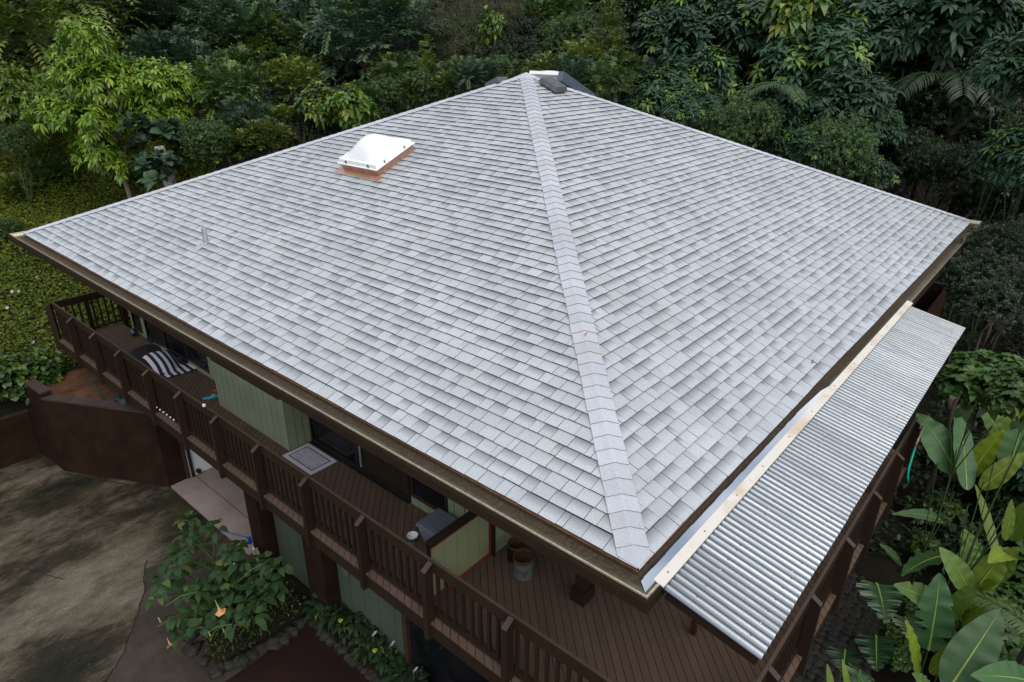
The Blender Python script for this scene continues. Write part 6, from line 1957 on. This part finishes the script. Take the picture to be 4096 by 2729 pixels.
tag(link("ground_cover", cloud_mesh("ground_cover", [leaf_arrays(Pp, unit(nrg.normal(size=(n, 3)) + [0, 0, .5]), np.tile([[0.1, 0.2, 1.0]], (n, 1)), nrg.uniform(0.05, 0.10, n), nrg.uniform(0.012, 0.03, n), 0.2, cc, False)], "leaf_olive")), kind="stuff")

lbd = thing("lily_bed", "narrow stone edged bed of peace lilies along the lower green wall", "planting bed", (0.6, 4.7, ZG))
MB().box(0.47, 0.849, 3.98, 5.72, ZG - 0.02, ZG + 0.10).box(0.47, 0.599, 5.721, 6.05, ZG - 0.02, ZG + 0.10).build("soil", "soil", lbd)
for i, (x, y) in enumerate(along([(0.45, 6.0), (0.44, 5.0), (0.42, 4.0), (0.5, 3.5)], 0.14)):
    stone(MB(), (x + rng.uniform(-.02, .02), y + rng.uniform(-.03, .03), ZG + 0.03), rng.uniform(0.075, 0.105), i + 40).build("stone", "border_stone", lbd, smooth=True)
LILY = cloud_mesh("lily_leaves", [big_leaf_pack([(0, 0, 0.10), (0.05, 0.09, 0.22), (-0.06, -0.05, 0.30), (0.03, -0.10, 0.16), (-0.05, 0.12, 0.20)], 11, 0.20, 0.085, 0.5, 21)], "leaf_lily")
lily_spots = [(0.66, 5.55), (0.62, 5.2), (0.70, 4.9), (0.60, 4.6), (0.66, 4.25), (0.60, 3.95), (0.58, 3.65), (0.53, 5.9)]
for i, (x, y) in enumerate(lily_spots):
    o = thing("peace_lily", "dark green peace lily growing in the narrow bed", "plant", (x, y, ZG + 0.10), "peace lilies in the narrow bed")
    lf = link("leaves", LILY)
    lf.parent = o
    lf.rotation_euler = (0, 0, i * 1.3)
    lf.scale = (1, 1, rng.uniform(0.9, 1.3))
    if i in (3, 4, 6):
        fl2 = MB()
        hx, hy = x + 0.02, y - 0.03
        fl2.tube([(x, y, ZG + 0.1), (hx, hy, ZG + 0.62)], 0.006, 6, mat=1)
        for j in range(7):
            t = j / 6
            ww = 0.052 * math.sin(math.pi * min(1, 0.08 + 0.92 * t)) ** 0.8
            for k in (-1, 0, 1):
                fl2.v.append((hx + ww * k, hy - 0.015 * abs(k) - 0.05 * t, ZG + 0.62 + 0.13 * t + 0.01 * abs(k))); fl2.c.append((0, 0, 0))
        b0 = len(fl2.v) - 21
        for j in range(6):
            for k in range(2):
                fl2.f.append((b0 + j * 3 + k, b0 + j * 3 + k + 1, b0 + (j + 1) * 3 + k + 1, b0 + (j + 1) * 3 + k)); fl2.mi.append(0)
        fl2.build("flower", ["petal_white", "stem_green"], o, smooth=True)
for k, (x, y, z) in enumerate([(0.56, 4.47, -4.72), (0.58, 5.35, -4.74)]):
    yl = cloud_mesh("yellow_leaf", [leaf_arrays(np.array([[x, y, z]]), np.array([[-0.5, -0.6, 0.2]]), np.array([[0, 0, 1.0]]), np.array([0.11]), np.array([0.08]), 0.15, np.array([[0.5, 1.0, 0.5]]), True)], "leaf_pothos")
    tag(link("yellow_leaf", yl), "single yellowing leaf among the dark peace lilies", "leaf", "yellowing leaves in the narrow bed")

# ------------------------------------------------------------------ hillside ground cover, dead stump, flowers
def hill_cover():
    n = 150000
    y = nrg.uniform(15.15, 29.5, n)
    lo = -2.6 + 0.30 * (y - 16)
    x = lo + nrg.random(n) ** 0.9 * (10.5 - lo)
    keep = (x < 1.5 + 0.8 * (y - 13.5))
    x, y = x[keep], y[keep]
    n = len(x)
    bump = 0.10 + 0.24 * np.clip(np.sin(x * 1.3 + 0.6 * y) * np.sin(y * 1.1 - 0.5 * x) + 0.3, 0, 2)
    z = np.array([ground_z(a, b_) for a, b_ in zip(x, y)])
    hgt = nrg.random(n)
    P = np.stack([x, y, z + bump * hgt], 1)
    blade_ = nrg.random(n) < (0.30 + 0.4 * np.clip(np.sin(x * 0.7 + 2) * np.cos(y * 0.55), 0, 1))
    D = unit(np.stack([nrg.normal(size=n), nrg.normal(size=n), 0.35 + 0.8 * nrg.random(n) + blade_ * 0.8], 1))
    N = unit(np.stack([0.4 * nrg.normal(size=n), -0.3 + 0.4 * nrg.normal(size=n), np.ones(n)], 1))
    L = np.where(blade_, nrg.uniform(0.12, 0.30, n), nrg.uniform(0.05, 0.12, n))
    W = np.where(blade_, nrg.uniform(0.008, 0.018, n), L * nrg.uniform(0.6, 0.95, n))
    patch = 0.5 + 0.5 * np.sin(x * 0.8 + 1.0) * np.sin(y * 0.6 + 0.5 * x)
    c = np.stack([nrg.random(n), (nrg.random(n) < 0.05) * nrg.uniform(0.4, 1, n), np.clip(patch + 0.25 * nrg.normal(size=n), 0, 1)], 1)
    tag(link("ground_cover", cloud_mesh("ground_cover", [leaf_arrays(P, D, N, L, W, 0.25, c, False)], "leaf_cover")), kind="stuff")
hill_cover()
def dark_floor():
    """low undergrowth beneath the trees on the right"""
    n = 26000
    x = nrg.uniform(8.0, 27.0, n)
    y = nrg.uniform(-5.0, 7.0, n)
    keep = (x > 15.4) | (y < -0.4)
    x, y = x[keep], y[keep]
    n = len(x)
    z = np.array([ground_z(a, b_) for a, b_ in zip(x, y)])
    P = np.stack([x, y, z + nrg.random(n) ** 1.5 * 0.9], 1)
    D = unit(np.stack([nrg.normal(size=n), nrg.normal(size=n), 0.3 + nrg.random(n)], 1))
    L = nrg.uniform(0.10, 0.24, n)
    c = np.stack([nrg.random(n), (nrg.random(n) < 0.03) * 0.8, nrg.random(n)], 1)
    tag(link("undergrowth", cloud_mesh("undergrowth", [leaf_arrays(P, D, np.tile([[0.1, 0.0, 1.0]], (n, 1)), L, L * nrg.uniform(0.3, 0.6, n), 0.3, c, False)], "leaf_dark")), kind="stuff")
dark_floor()

fl9 = MB()
for k in range(7):
    a = 2 * math.pi * k / 7
    fl9.add([(0.200, 18.150, -2.200), (0.200 + 0.036 * math.cos(a - 0.35), 18.150 - 0.02, -2.200 + 0.036 * math.sin(a - 0.35)), (0.200 + 0.040 * math.cos(a), 18.150 - 0.035, -2.200 + 0.040 * math.sin(a)), (0.200 + 0.036 * math.cos(a + 0.35), 18.150 - 0.02, -2.200 + 0.036 * math.sin(a + 0.35))], [(0, 1, 2, 3)])
fl9.tube([(0.200, 18.150, -2.200), (0.200, 18.150, -2.200 - 0.3)], 0.005, 5, mat=1)
tag(fl9.build('white_flower', ['petal_white', 'stem_green']), 'small white daisy on the grassy slope left of the deck', 'flower', 'white daisies on the slope')
fl9 = MB()
for k in range(7):
    a = 2 * math.pi * k / 7
    fl9.add([(0.335, 18.119, -2.215), (0.335 + 0.036 * math.cos(a - 0.35), 18.119 - 0.02, -2.215 + 0.036 * math.sin(a - 0.35)), (0.335 + 0.040 * math.cos(a), 18.119 - 0.035, -2.215 + 0.040 * math.sin(a)), (0.335 + 0.036 * math.cos(a + 0.35), 18.119 - 0.02, -2.215 + 0.036 * math.sin(a + 0.35))], [(0, 1, 2, 3)])
fl9.tube([(0.335, 18.119, -2.215), (0.335, 18.119, -2.215 - 0.3)], 0.005, 5, mat=1)
tag(fl9.build('white_flower', ['petal_white', 'stem_green']), 'small white daisy on the grassy slope left of the deck', 'flower', 'white daisies on the slope')
fl9 = MB()
for k in range(7):
    a = 2 * math.pi * k / 7
    fl9.add([(-0.096, 17.660, -2.420), (-0.096 + 0.036 * math.cos(a - 0.35), 17.660 - 0.02, -2.420 + 0.036 * math.sin(a - 0.35)), (-0.096 + 0.040 * math.cos(a), 17.660 - 0.035, -2.420 + 0.040 * math.sin(a)), (-0.096 + 0.036 * math.cos(a + 0.35), 17.660 - 0.02, -2.420 + 0.036 * math.sin(a + 0.35))], [(0, 1, 2, 3)])
fl9.tube([(-0.096, 17.660, -2.420), (-0.096, 17.660, -2.420 - 0.3)], 0.005, 5, mat=1)
tag(fl9.build('white_flower', ['petal_white', 'stem_green']), 'small white daisy on the grassy slope left of the deck', 'flower', 'white daisies on the slope')
fl9 = MB()
for k in range(7):
    a = 2 * math.pi * k / 7
    fl9.add([(-0.070, 16.290, -2.952), (-0.070 + 0.036 * math.cos(a - 0.35), 16.290 - 0.02, -2.952 + 0.036 * math.sin(a - 0.35)), (-0.070 + 0.040 * math.cos(a), 16.290 - 0.035, -2.952 + 0.040 * math.sin(a)), (-0.070 + 0.036 * math.cos(a + 0.35), 16.290 - 0.02, -2.952 + 0.036 * math.sin(a + 0.35))], [(0, 1, 2, 3)])
fl9.tube([(-0.070, 16.290, -2.952), (-0.070, 16.290, -2.952 - 0.3)], 0.005, 5, mat=1)
tag(fl9.build('white_flower', ['petal_white', 'stem_green']), 'small white daisy on the grassy slope left of the deck', 'flower', 'white daisies on the slope')
fl9 = MB()
for k in range(7):
    a = 2 * math.pi * k / 7
    fl9.add([(0.858, 18.379, -2.032), (0.858 + 0.036 * math.cos(a - 0.35), 18.379 - 0.02, -2.032 + 0.036 * math.sin(a - 0.35)), (0.858 + 0.040 * math.cos(a), 18.379 - 0.035, -2.032 + 0.040 * math.sin(a)), (0.858 + 0.036 * math.cos(a + 0.35), 18.379 - 0.02, -2.032 + 0.036 * math.sin(a + 0.35))], [(0, 1, 2, 3)])
fl9.tube([(0.858, 18.379, -2.032), (0.858, 18.379, -2.032 - 0.3)], 0.005, 5, mat=1)
tag(fl9.build('white_flower', ['petal_white', 'stem_green']), 'small white daisy on the grassy slope left of the deck', 'flower', 'white daisies on the slope')
st9 = thing('tree_stump', 'bare lichen grey tree stump rising from the round leaved plants', 'stump', (4.08, 16.96, ground_z(4.08, 16.96)))
MB().tube([(4.18, 17.06, ground_z(4.08, 16.96) - 0.1), (4.11, 16.96, 0.43), (4.03, 16.96, 1.08)], [0.24, 0.15, 0.13], 10).build('trunk', 'stump_lichen', st9)

# the few bits of litter on the clean roof
lt = MB().add([F_front.p(4.44, 0.19, 0.025), F_front.p(4.44 + 0.10, 0.19 + 0.012, 0.03), F_front.p(4.44 + 0.10, 0.19 + 0.022, 0.03), F_front.p(4.44, 0.19 + 0.01, 0.025)], [(0, 1, 2, 3)])
lt.tube([F_front.p(4.44 + 0.02, 0.19 + 0.005, 0.03), F_front.p(4.44 + 0.05, 0.19 - 0.03, 0.045)], 0.004, 5)
tag(lt.build("twig", "bark"), "small dry twig lying on the right roof slope", "twig")
dl = APEX * 0.255 + Vector((0, 0, 0.055))
tag(MB().add([dl + Vector((-0.03, 0.0, 0)), dl + Vector((0.0, -0.016, 0.004)), dl + Vector((0.035, 0.004, 0.012)), dl + Vector((0.0, 0.016, 0.004))], [(0, 1, 2, 3)]).build("fallen_leaf", "orange_plastic"), "tiny orange leaf lying on the pale hip cap", "leaf")

# cobbled lava stone strip between the deck and the garden
strip = tag(MB().box(0.2, 9.5, -1.35, 0.3, -5.3, -4.985).build("stone_path", "soil"), kind="structure")
COB = []
for i in range(6):
    b = stone(MB(), (0, 0, 0), 0.5, i * 3 + 1, 0.5)
    o = b.build("stone", "lava_stone", strip, smooth=True)
    COB.append(o.data)
    bpy.data.objects.remove(o)
n_cob = 0
x = 1.6
while x < 8.2:
    y = -0.25
    while y > -1.3:
        if n_cob < 300:
            o = link("stone", COB[rng.randrange(6)], strip)
            r_ = rng.uniform(0.14, 0.21)
            o.location = (x + rng.uniform(-0.02, 0.02), y + rng.uniform(-0.02, 0.02), -4.985)
            o.scale = (r_, r_ * rng.uniform(0.8, 1.1), 0.10)
            o.rotation_euler = (0, 0, rng.uniform(0, 6.28))
            n_cob += 1
        y -= 0.15
    x += 0.155
